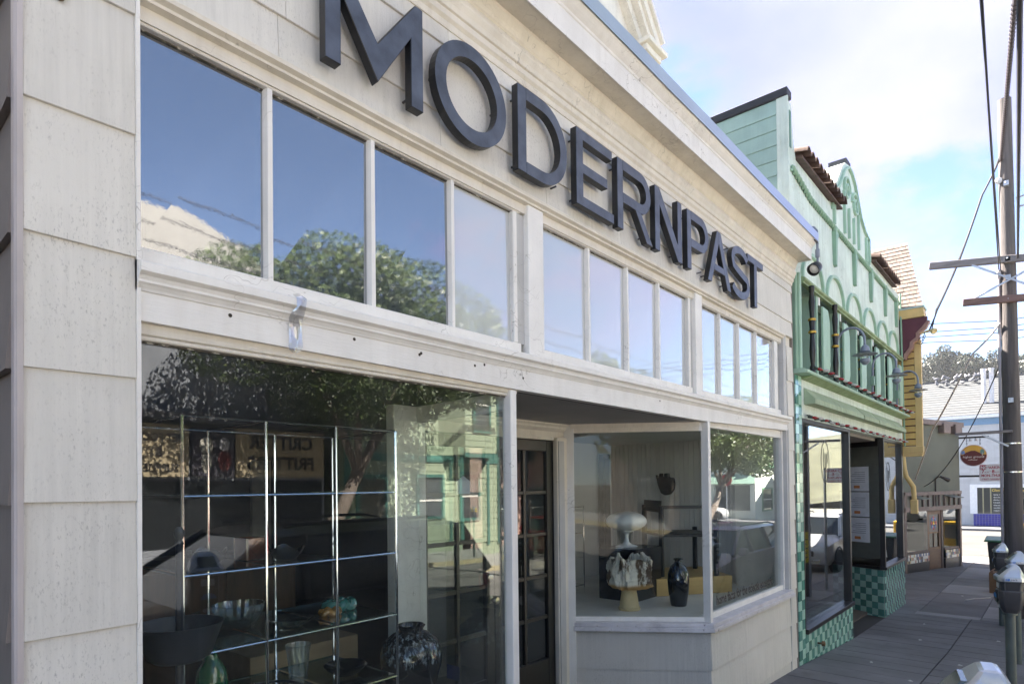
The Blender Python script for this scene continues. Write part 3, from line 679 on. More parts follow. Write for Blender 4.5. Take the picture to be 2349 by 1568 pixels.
twist('glass_ornament', (1.72,.50,1.087), .044, .016, plain('amber_glass', (.30,.14,.015), .1, spec=.8, coat=1), 'amber glass knot lying in front of the teal ornament', 5)
b = MB()
for s_ in (-1,1):
    b.tube([(s_*.006,0,.0),(s_*.03,0,.055),(s_*.055,0,.05),(s_*.065,0,.004)], [.006,.014,.014,.006], 8)
tag(b.build('glass_sculpture', glassware, None, smooth=True, loc=(1.24,.80,1.087)), 'clear glass looped sculpture behind the black bowl lamp', 'sculpture')
def wavy(name, loc, r_, h, m, label, ph):
    b = MB(); n = 40
    prof = [(.3,0),(.55,.02),(.85,.55),(1,1),(.94,1),(.78,.55),(.3,.2),(0,.18)]
    for pr_, pz in prof:
        for i in range(n):
            a = 2*math.pi*i/n; b.v.append((r_*pr_*math.cos(a)*(1+.10*math.cos(3*a+ph)), r_*pr_*math.sin(a), h*pz*(1+.28*math.cos(4*a+ph)*pz)))
    for j in range(len(prof)-1):
        for i in range(n): b.f.append((j*n+i, j*n+(i+1)%n, (j+1)*n+(i+1)%n, (j+1)*n+i))
    b.f.append(tuple(range(n))); tag(b.build(name, m, None, smooth=True, loc=loc), label, 'bowl')
wavy('ruffled_bowl', (1.13,.50,1.397), .075, .055, blackgloss, 'black ruffled bowl on the second shelf next to the cube vase', .4)
wavy('ruffled_bowl', (1.44,.42,1.397), .080, .050, blackgloss, 'black ruffled bowl just behind the rail right of the cube vase', 1.6)
cv = MB(); cv.box(-.045,.045,-.045,.045,0,.006)
for a in range(4):
    c_, s_ = (1,0) if a % 2 == 0 else (0,1)
for x0, x1, y0, y1 in ((-.05,.05,-.05,-.042),(-.05,.05,.042,.05),(-.05,-.042,-.0419,.0419),(.042,.05,-.0419,.0419)): cv.box(x0,x1,y0,y1,0,.1)
cub = tag(cv.build('cube_vase', plain('brown_glaze', (.10,.035,.022), .15, coat=.6), None, loc=(1.34,.55,1.397), bevel=.004), 'brown glazed cube vase with diamond relief on the second shelf', 'vase'); cub.rotation_euler = (0,0,R(12))
for face in ((0,-.0515),(0,.0515)):
    dm = MB(); dm.prism([(0,.012),(.040,.05),(0,.088),(-.040,.05)], face[1]-.003, face[1]+.003, 'y'); dm.build('diamond_relief', MATS['brown_glaze'], cub)
fluted([(0,.004),(.042,.004),(.044,.0),(.046,.06),(.052,.12),(.060,.170),(.056,.170),(.048,.12),(.040,.02),(0,.018)], 96, .03, (1.61,.61,.779), 'crystal_tumbler', glassware, 'tall cut crystal tumbler vase on the lowest shelf', 'vase', 16)
lathed('black_dish', [(0,.002),(.05,.002),(.09,.03),(.108,.05),(.10,.054),(.08,.036),(0,.014)], (1.80,.49,.779), blackgloss, 'shallow glossy black dish on the lowest shelf', 'dish')
bk = thing('woven_tray', 'black openwork tray at the bottom of the chrome rack', 'tray', (1.36,.42,.78))
b = MB(); b.lathe([(0,.002),(.11,.002),(.11,.006),(0,.006)], (1.36,.42,.779), 32); b.build('tray_base', blackmatte, bk)
b = MB(); b.tube([(1.36+.145*math.cos(a_*math.pi/16), .42+.145*math.sin(a_*math.pi/16), .822) for a_ in range(33)], .006, 6, False); b.build('tray_rim', blackmatte, bk, smooth=True)
for i in range(40):
    a = 2*math.pi*i/40; b = MB(); b.tube([(1.36+.108*math.cos(a),.42+.108*math.sin(a),.784),(1.36+.145*math.cos(a),.42+.145*math.sin(a),.82)], .0032, 5); b.build('tray_slat', blackmatte, bk)
lathed('green_bottle', [(0,0),(.05,.002),(.062,.03),(.066,.10),(.058,.16),(.03,.20),(.022,.24),(.028,.25),(.02,.25),(.014,.24)], (1.17,.56,.779), plain('green_glass', (.008,.12,.045), .05, spec=.9, coat=1), 'bulging dark green glass bottle on the lowest shelf', 'bottle')
def drip(name, base, dripc, hi, lo):
    if name in MATS: return MATS[name]
    k = NT(name); b = k.n('ShaderNodeBsdfPrincipled'); k.l(b.outputs[0], k.out.inputs[0])
    tcn = k.n('ShaderNodeTexCoord'); sp_ = k.n('ShaderNodeSeparateXYZ'); k.l(tcn.outputs['Object'], sp_.inputs[0])
    z = k.math('ADD', sp_.outputs[2], k.math('MULTIPLY', k.math('SUBTRACT', k.noise(26, 5, .6, stretch=(1,1,.25)), .5), .22))
    f = k.ramp(z, lo, lo+.02); f = k.math('MULTIPLY', f, k.math('SUBTRACT', 1., k.ramp(z, hi, hi+.05)))
    f = k.math('MULTIPLY', f, k.ramp(k.noise(55, 6, .7, stretch=(1,1,.4)), .50, .64))
    k.l(k.mix(f, base, dripc), b.inputs['Base Color']); b.inputs['Roughness'].default_value = .10; b.inputs['Coat Weight'].default_value = .6
    MATS[name] = k.m; return k.m
lathed('stoneware_jar', [(0,0),(.085,0),(.10,.02),(.150,.14),(.176,.24),(.178,.30),(.155,.37),(.10,.415),(.072,.425),(.070,.44),(.084,.458),(.076,.464),(.060,.445),(.058,.43)], (2.33,.62,.455), drip('jar_glaze', (.012,.012,.015), (.35,.42,.48), .40, .27), 'big round black stoneware jar with pale drip glaze beside the rack', 'jar', 40)
# bowl uplighter on a post near the glass
bl = thing('bowl_floor_lamp', 'black floor lamp with wide bowl right behind the window edge', 'lamp', (.905,.20,.455))
b = MB(); b.lathe([(.0,.645),(.05,.640),(.085,.645),(.105,.66),(.146,.775),(.149,.778),(.144,.778),(.10,.672),(.06,.68),(.035,.72),(.014,.735)], (.905,.20,.455), 36); b.build('bowl', blackmatte, bl, smooth=True, sharp=40)
b = MB(); b.lathe([(.12,0),(.12,.012),(.016,.03),(.0135,.10),(.0135,.64)], (.905,.20,.455), 18); b.build('lower_post', blackmatte, bl, smooth=True)
b = MB(); b.lathe([(.0135,.73),(.0125,1.06),(.016,1.065),(.010,1.08),(.018,1.095),(.019,1.108),(.010,1.125),(0,1.127)], (.905,.20,.455), 18); b.build('upper_post', blackmatte, bl, smooth=True, sharp=50)
# low wooden bench and darker furniture behind
bench = mat('pale_wood', (.42,.32,.20), .5, .15, 2, .15, 20, stretch=(1,8,8))
bx_ = MB(); bx_.box(1.70,2.44,1.30,1.95,.455,.74); tag(bx_.build('wood_plinth', bench, None, bevel=.004), 'low pale wood plinth deep behind the chrome rack', 'plinth')
dk = thing('wood_cabinet', 'dark brown wooden cabinet standing deep inside the shop', 'cabinet', (2.1,3.2,-.12))
walnut = mat('walnut', (.10,.05,.028), .4, .25, 3, .1, 20, stretch=(8,1,1))
b = MB(); b.box(1.6,2.9,2.9,3.5,-.12,1.15); b.build('cabinet_body', walnut, dk, bevel=.005)
for i in range(2):
    b = MB(); b.box(1.63+i*.65,2.22+i*.65,2.885,2.898,-.05,1.08); b.build('cabinet_door', walnut, dk, bevel=.004)
b = MB(); b.box(.60,.78,2.5,3.2,-.12,1.0); b.box(.79,1.3,2.55,3.15,.25,.40); b.box(.79,1.3,2.95,3.15,.40,.85)
tag(b.build('armchair', mat('grey_cloth', (.22,.21,.20), .9, .2, 8, .4, 90), None, bevel=.03), 'grey cloth armchair in the dim left corner of the shop', 'armchair')
tb = thing('white_tree_stand', 'pale standing shelf board deep in the dark shop', 'shelf', (3.1,3.9,-.12)); b = MB(); b.box(3.0,3.2,3.9,3.95,-.12,2.0); b.build('board', plain('pale_grey', (.4,.4,.38), .7), tb)
# paper house sticker and card logo on the side glass
st = thing('window_sticker', 'white house shaped paper sticker on the side glass', 'sticker', (2.58,.41,1.67))
def sideglass(y): return 2.5425+(y-.06)*.107
b = MB(); b.prism([(.36,1.672),(.47,1.672),(.47,1.745),(.415,1.778),(.36,1.745)], 2.566, 2.5675, 'x'); o = b.build('paper', plain('paper_white', (.80,.80,.78), .8), st); 
for bo, z_ in (('TEHAN',1.722),('HOUSE',1.700)):
    text(bo, .026, plain('ink_grey', (.12,.12,.12), .8), st, (2.5685,.378,z_), (R(90),0,R(90)), sx=.95)
mc = thing('card_decal', 'small square card logo decal low on the side glass', 'decal', (2.6,.55,.56))
b = MB(); b.box(2.6008,2.6018,.50,.61,.545,.63); b.build('decal_field', plain('decal_navy', (.03,.04,.12), .5), mc)
for yy, c_ in ((.536,(.75,.02,.02)),(.574,(.85,.35,.02))):
    b = MB(); b.lathe([(.027,0),(.027,.0006)], (0,0,0), 20); o = b.build('decal_disc', plain('decal_%d' % int(yy*1000), c_, .5), mc, loc=(2.6022+(yy-.5)*.004,yy,.588)); o.rotation_euler = (0,R(90),0)

# ------------------------------------------------------------------ things in the right display
lp = thing('mushroom_lamp', 'white mushroom table lamp with flattened oval globe', 'lamp', (5.78,1.22,1.052))
b = MB(); b.lathe([(.0,.150)]+[(.215*math.cos(R(a)), .270+.105*math.sin(R(a))) for a in range(-78,90,8)]+[(0,.376)], (5.78,1.22,1.052), 40); b.build('lamp_globe', plain('opal_glass', (.78,.78,.76), .35), lp, smooth=True)
b = MB(); b.lathe([(.0,.0),(.115,.0),(.118,.006),(.10,.014),(.05,.028),(.026,.055),(.020,.10),(.024,.135),(.06,.158),(.075,.163),(.075,.168),(0,.168)], (5.78,1.22,1.052), 32); b.build('lamp_base', plain('white_enamel', (.78,.79,.80), .25), lp, smooth=True, sharp=50)
b = MB(); b.tube([(5.69,1.20,1.058),(5.62,1.16,1.058),(5.58,1.17,1.056),(5.56,1.22,1.056)], .004, 6); b.build('lamp_cord', MATS['white_enamel'], lp, smooth=True)
b = MB(); b.box(5.545,6.10,.985,1.42,.517,1.05); tag(b.build('black_plinth', plain('gloss_black', (.015,.015,.018), .15, spec=.6), None, bevel=.003), 'glossy black cube plinth under the mushroom lamp', 'plinth')
lathed('clay_stand', [(0,0),(.102,0),(.104,.022),(.094,.030),(.066,.205),(0,.205)], (5.215,.865,.517), mat('buff_clay', (.60,.47,.26), .75, .1, 10, .25, 90, patch=.2), 'buff cone shaped clay stand in front of the black plinth', 'stand', 36, sharp=30)
def lump():
    b = MB(); n, mrows = 72, 26; rr = random.Random(5)
    for j in range(mrows+1):
        t = j/mrows
        for i in range(n):
            a = 2*math.pi*i/n; c_, s_ = math.cos(a), math.sin(a)
            e = .55; x_ = math.copysign(abs(c_)**e, c_); y_ = math.copysign(abs(s_)**e, s_)
            rad = .185*(min(1,.72+2.2*t) if t < .13 else 1)*(1-.05*(t > .9))
            wob = .014*math.sin(7*a+5*t)+.010*math.sin(13*a-9*t+1)+.008*math.sin(23*a+2*t)+rr.uniform(-.005,.005)
            top = .290+.035*math.sin(2*a+.6)+.022*math.sin(5*a+2)+.012*math.sin(11*a)
            b.v.append(((rad+wob)*x_*.98, (rad+wob)*y_*.82, top*t))
    for j in range(mrows):
        for i in range(n): b.f.append((j*n+i, j*n+(i+1)%n, (j+1)*n+(i+1)%n, (j+1)*n+i))
    k0 = len(b.v); base = mrows*n
    for i in range(n): v = b.v[base+i]; b.v.append((v[0]*.84, v[1]*.80, v[2]-.004))
    for i in range(n): v = b.v[base+i]; b.v.append((v[0]*.72, v[1]*.66, .06))
    for q0, q1 in ((base,k0),(k0,k0+n)):
        for i in range(n): b.f.append((q0+i, q0+(i+1)%n, q1+(i+1)%n, q1+i))
    b.f.append(tuple(range(n))[::-1]); b.f.append(tuple(k0+n+i for i in range(n))); return b
k = NT('carved_clay'); bb = k.n('ShaderNodeBsdfPrincipled'); k.l(bb.outputs[0], k.out.inputs[0])
f = k.ramp(k.noise(9, 8, .68, stretch=(1,1,.35)), .50, .58); c_ = k.mix(f, (.66,.62,.54), (.10,.06,.035))
tcn = k.n('ShaderNodeTexCoord'); sz = k.n('ShaderNodeSeparateXYZ'); k.l(tcn.outputs['Object'], sz.inputs[0]); c_ = k.mix(k.math('SUBTRACT', 1., k.ramp(sz.outputs[2], .03, .06)), c_, (.45,.26,.09))
k.l(c_, bb.inputs['Base Color']); bb.inputs['Roughness'].default_value = .7
bp = k.n('ShaderNodeBump'); bp.inputs['Strength'].default_value = .9; bp.inputs['Distance'].default_value = .012; k.l(k.noise(16, 6, .65, stretch=(1,1,.4)), bp.inputs['Height']); k.l(bp.outputs[0], bb.inputs['Normal'])
tag(lump().build('carved_pot', k.m, None, smooth=True, loc=(5.20,.85,.722)), 'rough carved white and brown clay block pot on the cone stand', 'pot').rotation_euler = (0,0,R(-35))
lathed('tall_vase', [(0,0),(.074,0),(.080,.02),(.098,.14),(.106,.24),(.100,.32),(.075,.385),(.040,.415),(.032,.43),(.034,.445),(.050,.456),(.046,.460),(.030,.445)], (5.68,.583,.517), drip('vase_glaze', (.010,.011,.014), (.035,.06,.12), .40, .22), 'tall dark blue black glazed vase near the corner post', 'vase', 36)
b = MB(); b.hexa([(5.98,.98,.517),(6.73,.46,.517),(7.25,1.05,.517),(6.45,1.70,.517),(5.98,.98,.70),(6.73,.46,.70),(7.25,1.05,.70),(6.45,1.70,.70)]); tag(b.build('birch_platform', mat('birch_ply', (.55,.36,.14), .45, .12, 2, .1, 20, stretch=(2,2,12)), None, bevel=.003), 'yellow birch plywood platform under the black chair', 'platform')
chr_ = thing('black_chair', 'black wooden frame chair standing on the birch platform', 'chair', (6.6,1.0,.70))
cb = plain('chair_black', (.022,.022,.024), .4)
CC = [Vector((6.18,1.02)), Vector((6.60,.58)), Vector((7.02,1.02)), Vector((6.60,1.46))]
for q, h in zip(CC, (1.47,1.47,1.20,1.47)):
    b = MB(); b.box(q.x-.022,q.x+.022,q.y-.022,q.y+.022,.70,h); b.build('leg', cb, chr_, bevel=.003)
b = MB(); b.prism([tuple(q) for q in CC], 1.13, 1.165, 'z'); b.build('seat', cb, chr_, bevel=.004)
def bar(p, q, z0, z1, t, name):
    dv = (q-p).normalized(); nn = Vector((-dv.y, dv.x))*t/2; b = MB(); b.prism([tuple(p+nn), tuple(q+nn), tuple(q-nn), tuple(p-nn)], z0, z1, 'z'); b.build(name, cb, chr_, bevel=.003)
bar(CC[0], CC[1], 1.44, 1.475, .035, 'arm'); bar(CC[0], CC[3], 1.40, 1.44, .035, 'back_rail')
b = MB(); pts = [CC[0].lerp(CC[3], i/10)+Vector((-.03,-.03))*math.sin(math.pi*i/10)*1.2 for i in range(11)]
b.strip([(p.x,p.y,1.44) for p in pts],[(p.x-.02,p.y-.02,1.53) for p in pts]); b.strip([(p.x+.015,p.y+.015,1.44) for p in pts],[(p.x-.005,p.y-.005,1.53) for p in pts]); b.strip([(p.x-.02,p.y-.02,1.53) for p in pts],[(p.x-.005,p.y-.005,1.53) for p in pts]); b.build('backrest', cb, chr_)
b = MB(); b.prism([(1.67,1.835),(1.62,1.80),(1.615,1.85),(1.58,1.85),(1.575,1.80),(1.55,1.80),(1.545,1.85),(1.49,1.85),(1.49,1.80),(1.42,1.79),(1.405,1.72),(1.42,1.64),(1.47,1.58),(1.54,1.565),(1.60,1.60),(1.64,1.70)], 7.28, 7.335, 'x')
tag(b.build('wall_mask', mat('iron_dark', (.02,.019,.018), .55, .4, 10, .6, 25), None, bevel=.008), 'dark jagged mask sculpture hanging on the beadboard wall', 'mask')
b = MB(); b.box(6.95,7.12,2.25,2.33,.52,2.12); b.box(6.97,7.10,2.235,2.249,.6,2.05); tag(b.build('totem_board', mat('carved_wood', (.035,.028,.022), .7, .4, 12, .8, 20), None, bevel=.006), 'tall narrow dark carved board leaning at the back wall', 'board')
rk2 = thing('small_chrome_rack', 'smaller chrome tube rack glimpsed left in the entrance side display', 'shelf', (5.6,2.0,.517))
for x_, y_ in ((5.35,1.75),(5.75,1.75),(5.35,2.2),(5.75,2.2)):
    b = MB(); b.tube([(x_,y_,.517),(x_,y_,1.48)], .007, 8); b.build('upright', chrome, rk2, smooth=True)
for z_ in (.60,.90,1.18,1.47):
    for p, q in (((5.35,1.75),(5.75,1.75)),((5.35,2.2),(5.75,2.2)),((5.35,1.75),(5.35,2.2)),((5.75,1.75),(5.75,2.2))):
        b = MB(); b.tube([(*p,z_),(*q,z_)], .005, 6); b.build('rail', chrome, rk2, smooth=True)
lathed('small_pot', [(0,0),(.05,0),(.075,.05),(.07,.10),(.05,.12),(.055,.13),(.045,.13)], (5.5,1.95,.91), mat('brown_pot', (.20,.11,.05), .4, .3, 12), 'small brown pot on the smaller chrome rack', 'pot')
# ------------------------------------------------------------------ the green shop
mint = mat('mint_stucco', (.66,.75,.69), .75, .14, 2.0, 1.0, 9, streak=.7, dirt=(.20,.30,.22), bstretch=(1.6,1.6,.45), bdist=.022, patch=.3, crack=.8)
mint_board = mat('mint_board', (.35,.50,.46), .6, .10, 3, .4, 30, streak=.3, dirt=(.10,.18,.16), bstretch=(1,.2,4), rnd=.05, chip=(.10,.13,.12), chipamt=.72)
green_trim = mat('green_trim', (.25,.40,.29), .5, .12, 4, .3, 40, streak=.45, dirt=(.09,.18,.10))
green_light = mat('green_light', (.36,.53,.41), .5, .10, 4, .3, 40, streak=.5, dirt=(.12,.22,.13))
green_deep = mat('green_deep', (.10,.22,.16), .5, .15, 4, .2, 40)
tile_d = plain('tile_dark', (.10,.28,.225), .12, rnd=.18, spec=.6, coat=.3)
tile_l = plain('tile_light', (.42,.68,.56), .12, rnd=.12, spec=.6, coat=.3)
grout = mat('grout', (.30,.33,.30), .9, .3, 6, .2, 40, patch=.5)
blk = plain('frame_black', (.018,.016,.016), .35)
terracotta = mat('terracotta', (.115,.07,.055), .8, .3, 8, .5, 40, patch=.5, dirt=(.06,.05,.05), rnd=.25)
gold = plain('gold_paint', (.55,.34,.06), .35, .5)
tar = plain('tar_black', (.03,.032,.04), .6)
gb = thing('green_building', 'mint green stucco shop with mission gable and checker tiles', 'building', (7.5,0,-.38))
b = MB()
b.prism([(7.52,2.98),(14.40,2.98),(14.40,5.40),(7.52,5.40)], .40, .46, 'y')
b.prism([(7.52,4.16),(14.38,4.16),(14.38,5.42),(11.78,5.42),(11.74,5.78),(11.42,5.84),(11.16,5.97),(11.0,6.15),(10.82,6.36),(10.62,6.47),(10.42,6.50),(10.2,6.46),(10.0,6.34),(9.84,6.16),(9.68,6.0),(9.5,5.90),(9.30,5.88),(9.28,5.55),(7.78,5.55),(7.70,5.72),(7.66,5.95),(7.63,6.15),(7.52,6.15)], .025, .30, 'y')
b.build('wall', mint, gb)
b = MB(); b.box(7.62,14.3,.46,7.5,5.2,5.3); b.build('flat_roof', tar, gb)
# parapet side wall, board by board
b = MB(); b.box(7.51,7.60,.15,4.2,-.5,6.22); b.box(7.62,14.3,7.5,7.6,-.8,5.3); b.box(14.28,14.38,.3,7.5,-.8,5.3); b.build('side_wall', mint_board, gb)
z = 6.20
while z > 4.2:
    s = MB(); s.hexa([(7.490,.15,z-.176),(7.508,.15,z-.176),(7.508,4.2,z-.176),(7.490,4.2,z-.176),(7.500,.15,z),(7.508,.15,z),(7.508,4.2,z),(7.500,4.2,z)]); s.build('parapet_board', mint_board, gb, bevel=.002); z -= .178
b = MB(); b.box(7.47,7.64,.02,4.25,6.20,6.30); b.build('parapet_cap', tar, gb, bevel=.01)
b = MB(); b.box(7.488,7.51,.02,.149,3.96,6.20); b.build('corner_board', mint, gb)
b = MB(); b.box(7.545,7.60,.018,.026,5.62,6.05); b.build('pier_slot', green_deep, gb)
# coping tiles
def coping(x0, x1, z0):
    x_ = x0; 
    while x_ < x1:
        t = MB(); n = 8; zt = z0+random.uniform(-.012,.012)
        top = []
        A = [(x_+.086*math.cos(R(a)), -.12, zt+.085*math.sin(R(a))) for a in range(0,181,22)]; B = [(x_+.070*math.cos(R(a)), .34, zt+.12+.07*math.sin(R(a))) for a in range(0,181,22)]
        A2 = [(x_+.068*math.cos(R(a)), -.12, zt+.066*math.sin(R(a))) for a in range(0,181,22)]; B2 = [(x_+.055*math.cos(R(a)), .34, zt+.12+.052*math.sin(R(a))) for a in range(0,181,22)]
        t.strip(A,B); t.strip(B2,A2); t.strip(A2,A); t.build('roof_tile', terracotta, gb, smooth=True); x_ += .172
    t = MB(); t.hexa([(x0-.05,-.05,z0-.035),(x1,-.05,z0-.035),(x1,.34,z0+.07),(x0-.05,.34,z0+.07),(x0-.05,-.05,z0-.006),(x1,-.05,z0-.006),(x1,.34,z0+.10),(x0-.05,.34,z0+.10)]); t.build('tile_bed', terracotta, gb)
coping(7.82, 9.66, 5.59); coping(11.90, 13.75, 5.44)
# gable mouldings: scrolls, ribs, coping edge
def rib(pts, w_, y0=-.012, y1=.03, m=green_light, name='relief', parent=gb):
    q = MB(); q.ribbon(pts, w_, y0, y1); return q.build(name, m, parent, smooth=False)
edge = [(9.30,5.55),(9.30,5.88),(9.5,5.90),(9.68,6.0),(9.84,6.16),(10.0,6.34),(10.2,6.46),(10.42,6.50),(10.62,6.47),(10.82,6.36),(11.0,6.15),(11.16,5.97),(11.42,5.84),(11.72,5.78),(11.74,5.42)]
rib([(x_+(.06 if x_ < 10.4 else -.06), z_-.06) for x_, z_ in edge], .035, name='gable_edge')
def spiral(cx, cz, r0, sgn):
    return [(cx+sgn*r0*(1-i/34)*math.cos(i*.36), cz+r0*(1-i/34)*math.sin(i*.36)) for i in range(30)]
rib(spiral(10.2,6.05,.20,1), .03, name='scroll'); rib(spiral(10.72,5.98,.20,-1), .03, name='scroll')
rib([(10.02,5.98),(10.04,5.35)], .035); rib([(10.30,5.80),(10.30,5.35)], .03); rib([(10.60,5.75),(10.60,5.35)], .03); rib([(10.92,5.9),(10.92,5.35)], .035)
rib([(9.45,5.75),(9.45,5.3)], .04); rib([(11.45,5.70),(11.45,5.3)], .04); rib([(11.62,5.68),(11.62,5.3)], .03)
b = MB(); b.box(10.30,10.56,.03,.28,6.49,6.58); b.build('finial_cap', tar, gb)
# rope moulding with hanging tassels
q = MB()
for ph in (0, math.pi):
    pts = [(x_, .008+.020*math.cos(x_*38+ph), 5.245+.020*math.sin(x_*38+ph)+.13*max(0,(8.3-x_))/.75-.03*(x_-8.3)/5.8*(x_ > 8.3)) for x_ in [7.56+i*.028 for i in range(int((14.3-7.56)/.028))]]
    q.tube(pts, .019, 6)
q.build('rope_moulding', green_trim, gb, smooth=True)
for x_ in (9.42,10.57,11.72,12.9,13.95):
    z_ = 5.22
    t = MB(); t.lathe([(0,-.05),(.05,-.03),(.062,.0),(.05,.03),(0,.05)], (x_,.0,z_), 12, 1, .6); t.lathe([(0,-.06),(.035,-.05),(.045,-.02),(.03,.02),(0,.04)], (x_+.06,-.01,z_-.06), 10, 1, .6)
    t.hexa([(x_-.02,-.02,z_-.50),(x_+.03,-.02,z_-.52),(x_+.03,.03,z_-.52),(x_-.02,.03,z_-.50),(x_-.055,-.03,z_-.04),(x_+.055,-.03,z_-.04),(x_+.055,.03,z_-.04),(x_-.055,.03,z_-.04)]); t.build('tassel', green_trim, gb, smooth=True)
# blind arches
for xc in (8.36,9.45,10.55,11.62,12.68,13.66):
    rib(arc(xc,4.17,.46,.38,0,180,18), .04, name='arch_moulding', m=green_light)
# window band
b = MB(); b.prism([(.02,4.08),(-.03,4.08),(-.03,4.10),(-.055,4.115),(-.055,4.14),(-.02,4.16),(.02,4.17)], 7.80, 14.3, 'x'); b.build('band_cornice', mat('weathered_green', (.27,.36,.20), .7, .25, 6, .4, 40, streak=.7, dirt=(.10,.11,.05)), gb)
for x0, x1, yy in ((7.535,7.60,-.02),(7.605,7.67,-.045),(7.675,7.74,-.02),(7.745,7.80,.0)):
    b = MB(); b.box(x0,x1,yy,.3,3.02,4.16); b.build('pilaster_moulding', green_light if yy < -.03 else green_trim, gb, bevel=.01)
bw_ = MB(); bw_.box(7.80,14.3,.30,.39,3.02,4.10); bw_.build('band_back', green_trim, gb)
dark_glass = glass('dark_glass', 1.6, body=(.012,.016,.016))
for k_ in range(6):
    X0 = 7.95+1.065*k_
    t = MB(); zc_ = [(.034,0),(.034,.07),(.022,.09),(.032,.18),(.038,.26),(.030,.38),(.024,.46),(.036,.47),(.036,.50),(.030,.52),(.034,.58),(.036,.62),(.036,.65),(.024,.66),(.030,.74),(.038,.85),(.024,.96),(.034,.98),(.034,1.04)]
    t.lathe([(r_*1.0, z_) for r_, z_ in zc_], (X0+.03,(-.07 if k_ < 2 else .06),3.03), 12); bal = t.build('spindle_column', blk, gb, smooth=True)
    for zz_ in (.485,.635):
        t = MB(); t.lathe([(.032,-.016),(.044,-.013),(.047,0),(.044,.013),(.032,.016)], (X0+.03,(-.07 if k_ < 2 else .06),3.03+zz_), 14); t.build('gold_ring', gold, bal, smooth=True)
    t = MB(); t.box(X0+.08,X0+.50,.19,.20,3.06,4.07); t.build('window_pane', dark_glass, gb)
    t = MB(); t.box(X0+.50,X0+.56,.0,.29,3.02,4.08); t.build('window_stile', green_light, gb, bevel=.004)
    t = MB(); t.box(X0+.565,X0+.63,-.008,.10,3.97,4.075); t.build('white_block', plain('block_white', (.75,.76,.73), .6), gb)
    t = MB(); t.prism([(X0+.60,3.14),(X0+.84,3.12),(X0+.93,3.24),(X0+.93,3.80),(X0+.84,3.95),(X0+.60,3.95)], -.05, -.022, 'y'); t.build('shutter', green_light, gb, bevel=.004)
# ledge and sign fascia
b = MB(); b.prism([(.30,2.98),(-.13,2.965),(-.14,2.975),(-.14,3.0),(-.10,3.02),(.30,3.03)], 7.50, 14.36, 'x'); led_ = b.build('ledge', green_light, gb)
b = MB(); b.box(7.76,14.36,.0,.30,2.475,2.965); b.build('sign_fascia', mint, gb)
b = MB(); b.prism([(.0,2.93),(-.02,2.93),(-.10,2.955),(-.12,2.964),(.0,2.964)], 7.76, 14.34, 'x'); b.build('ledge_cove', MATS['weathered_green'], gb)
can = mat('awning_canvas', (.36,.44,.30), .85, .12, 3, .3, 60, streak=.8, dirt=(.12,.14,.10))
for x0, x1 in ((7.84,10.38),(10.44,11.46),(11.52,13.95)):
    t = MB(); t.hexa([(x0,-.0,2.635),(x1,-.0,2.635),(x1,0,2.635),(x0,0,2.635),(x0,0,2.635),(x1,0,2.635),(x1,0,2.84),(x0,0,2.84)]) if False else t.prism([(-.002,2.64),(-.13,2.64),(-.125,2.70),(-.002,2.84)], x0, x1, 'x')
    t.build('awning_panel', can, gb)
# tile work
b = MB(); b.box(7.52,7.775,.012,.3,-.6,2.97); b.box(7.775,10.05,.012,.3,-.9,-.06); b.prism([(12.42,.012),(14.36,.012),(14.36,.3),(12.98,.95),(12.90,.95)], -.9, .16, 'z'); b.build('tile_backing', grout, gb)
TS, TG = .110, .004
def tmesh(m, nm):
    t = MB(); t.box(0,TS,0,.012,0,TS); return t.mesh(nm, m)
TM = [tmesh(tile_d,'tile_dark'), tmesh(tile_l,'tile_light')]
count = 0; rest = [MB(), MB()]
def tile(x_, y_, z_, par, rz=0):
    global count
    if count < 298:
        o = put('tile', TM[par % 2], gb, (x_, y_, z_)); o.rotation_euler = (0,0,rz); count += 1
    else:
        rest[par % 2].box(x_, x_+TS, y_, y_+.012, z_, z_+TS)
for i in range(30):
    for j in range(2): tile(7.530+j*(TS+TG), .0, 2.85-i*(TS+TG), i+j)
for i in range(6):
    for j in range(20):
        zt = -.185-i*(TS+TG)
        if zt+TS < gz(7.78+j*.114)-.02: continue
        tile(7.775+j*(TS+TG), .0, zt, i+j)
ang = math.atan2(.95, .48); da = Vector((math.cos(ang), math.sin(ang)))
for i in range(8):
    for j in range(9):
        p = Vector((12.415,.012))+da*(j*(TS+TG)+.002)+Vector((-da.y, da.x))*.013
        tile(p.x, p.y, .045-i*(TS+TG), i+j, ang)
for j in range(17):
    for i in range(8):
        zt = .045-i*(TS+TG)
        if zt+TS < gz(12.5+j*.114)-.02: continue
        tile(12.425+j*(TS+TG), .0, zt, i+j)
for m_, q, nm in ((tile_d, rest[0], 'dark'), (tile_l, rest[1], 'light')):
    if q.v: o = q.build('tiles', m_, gb); o['kind'] = 'stuff'
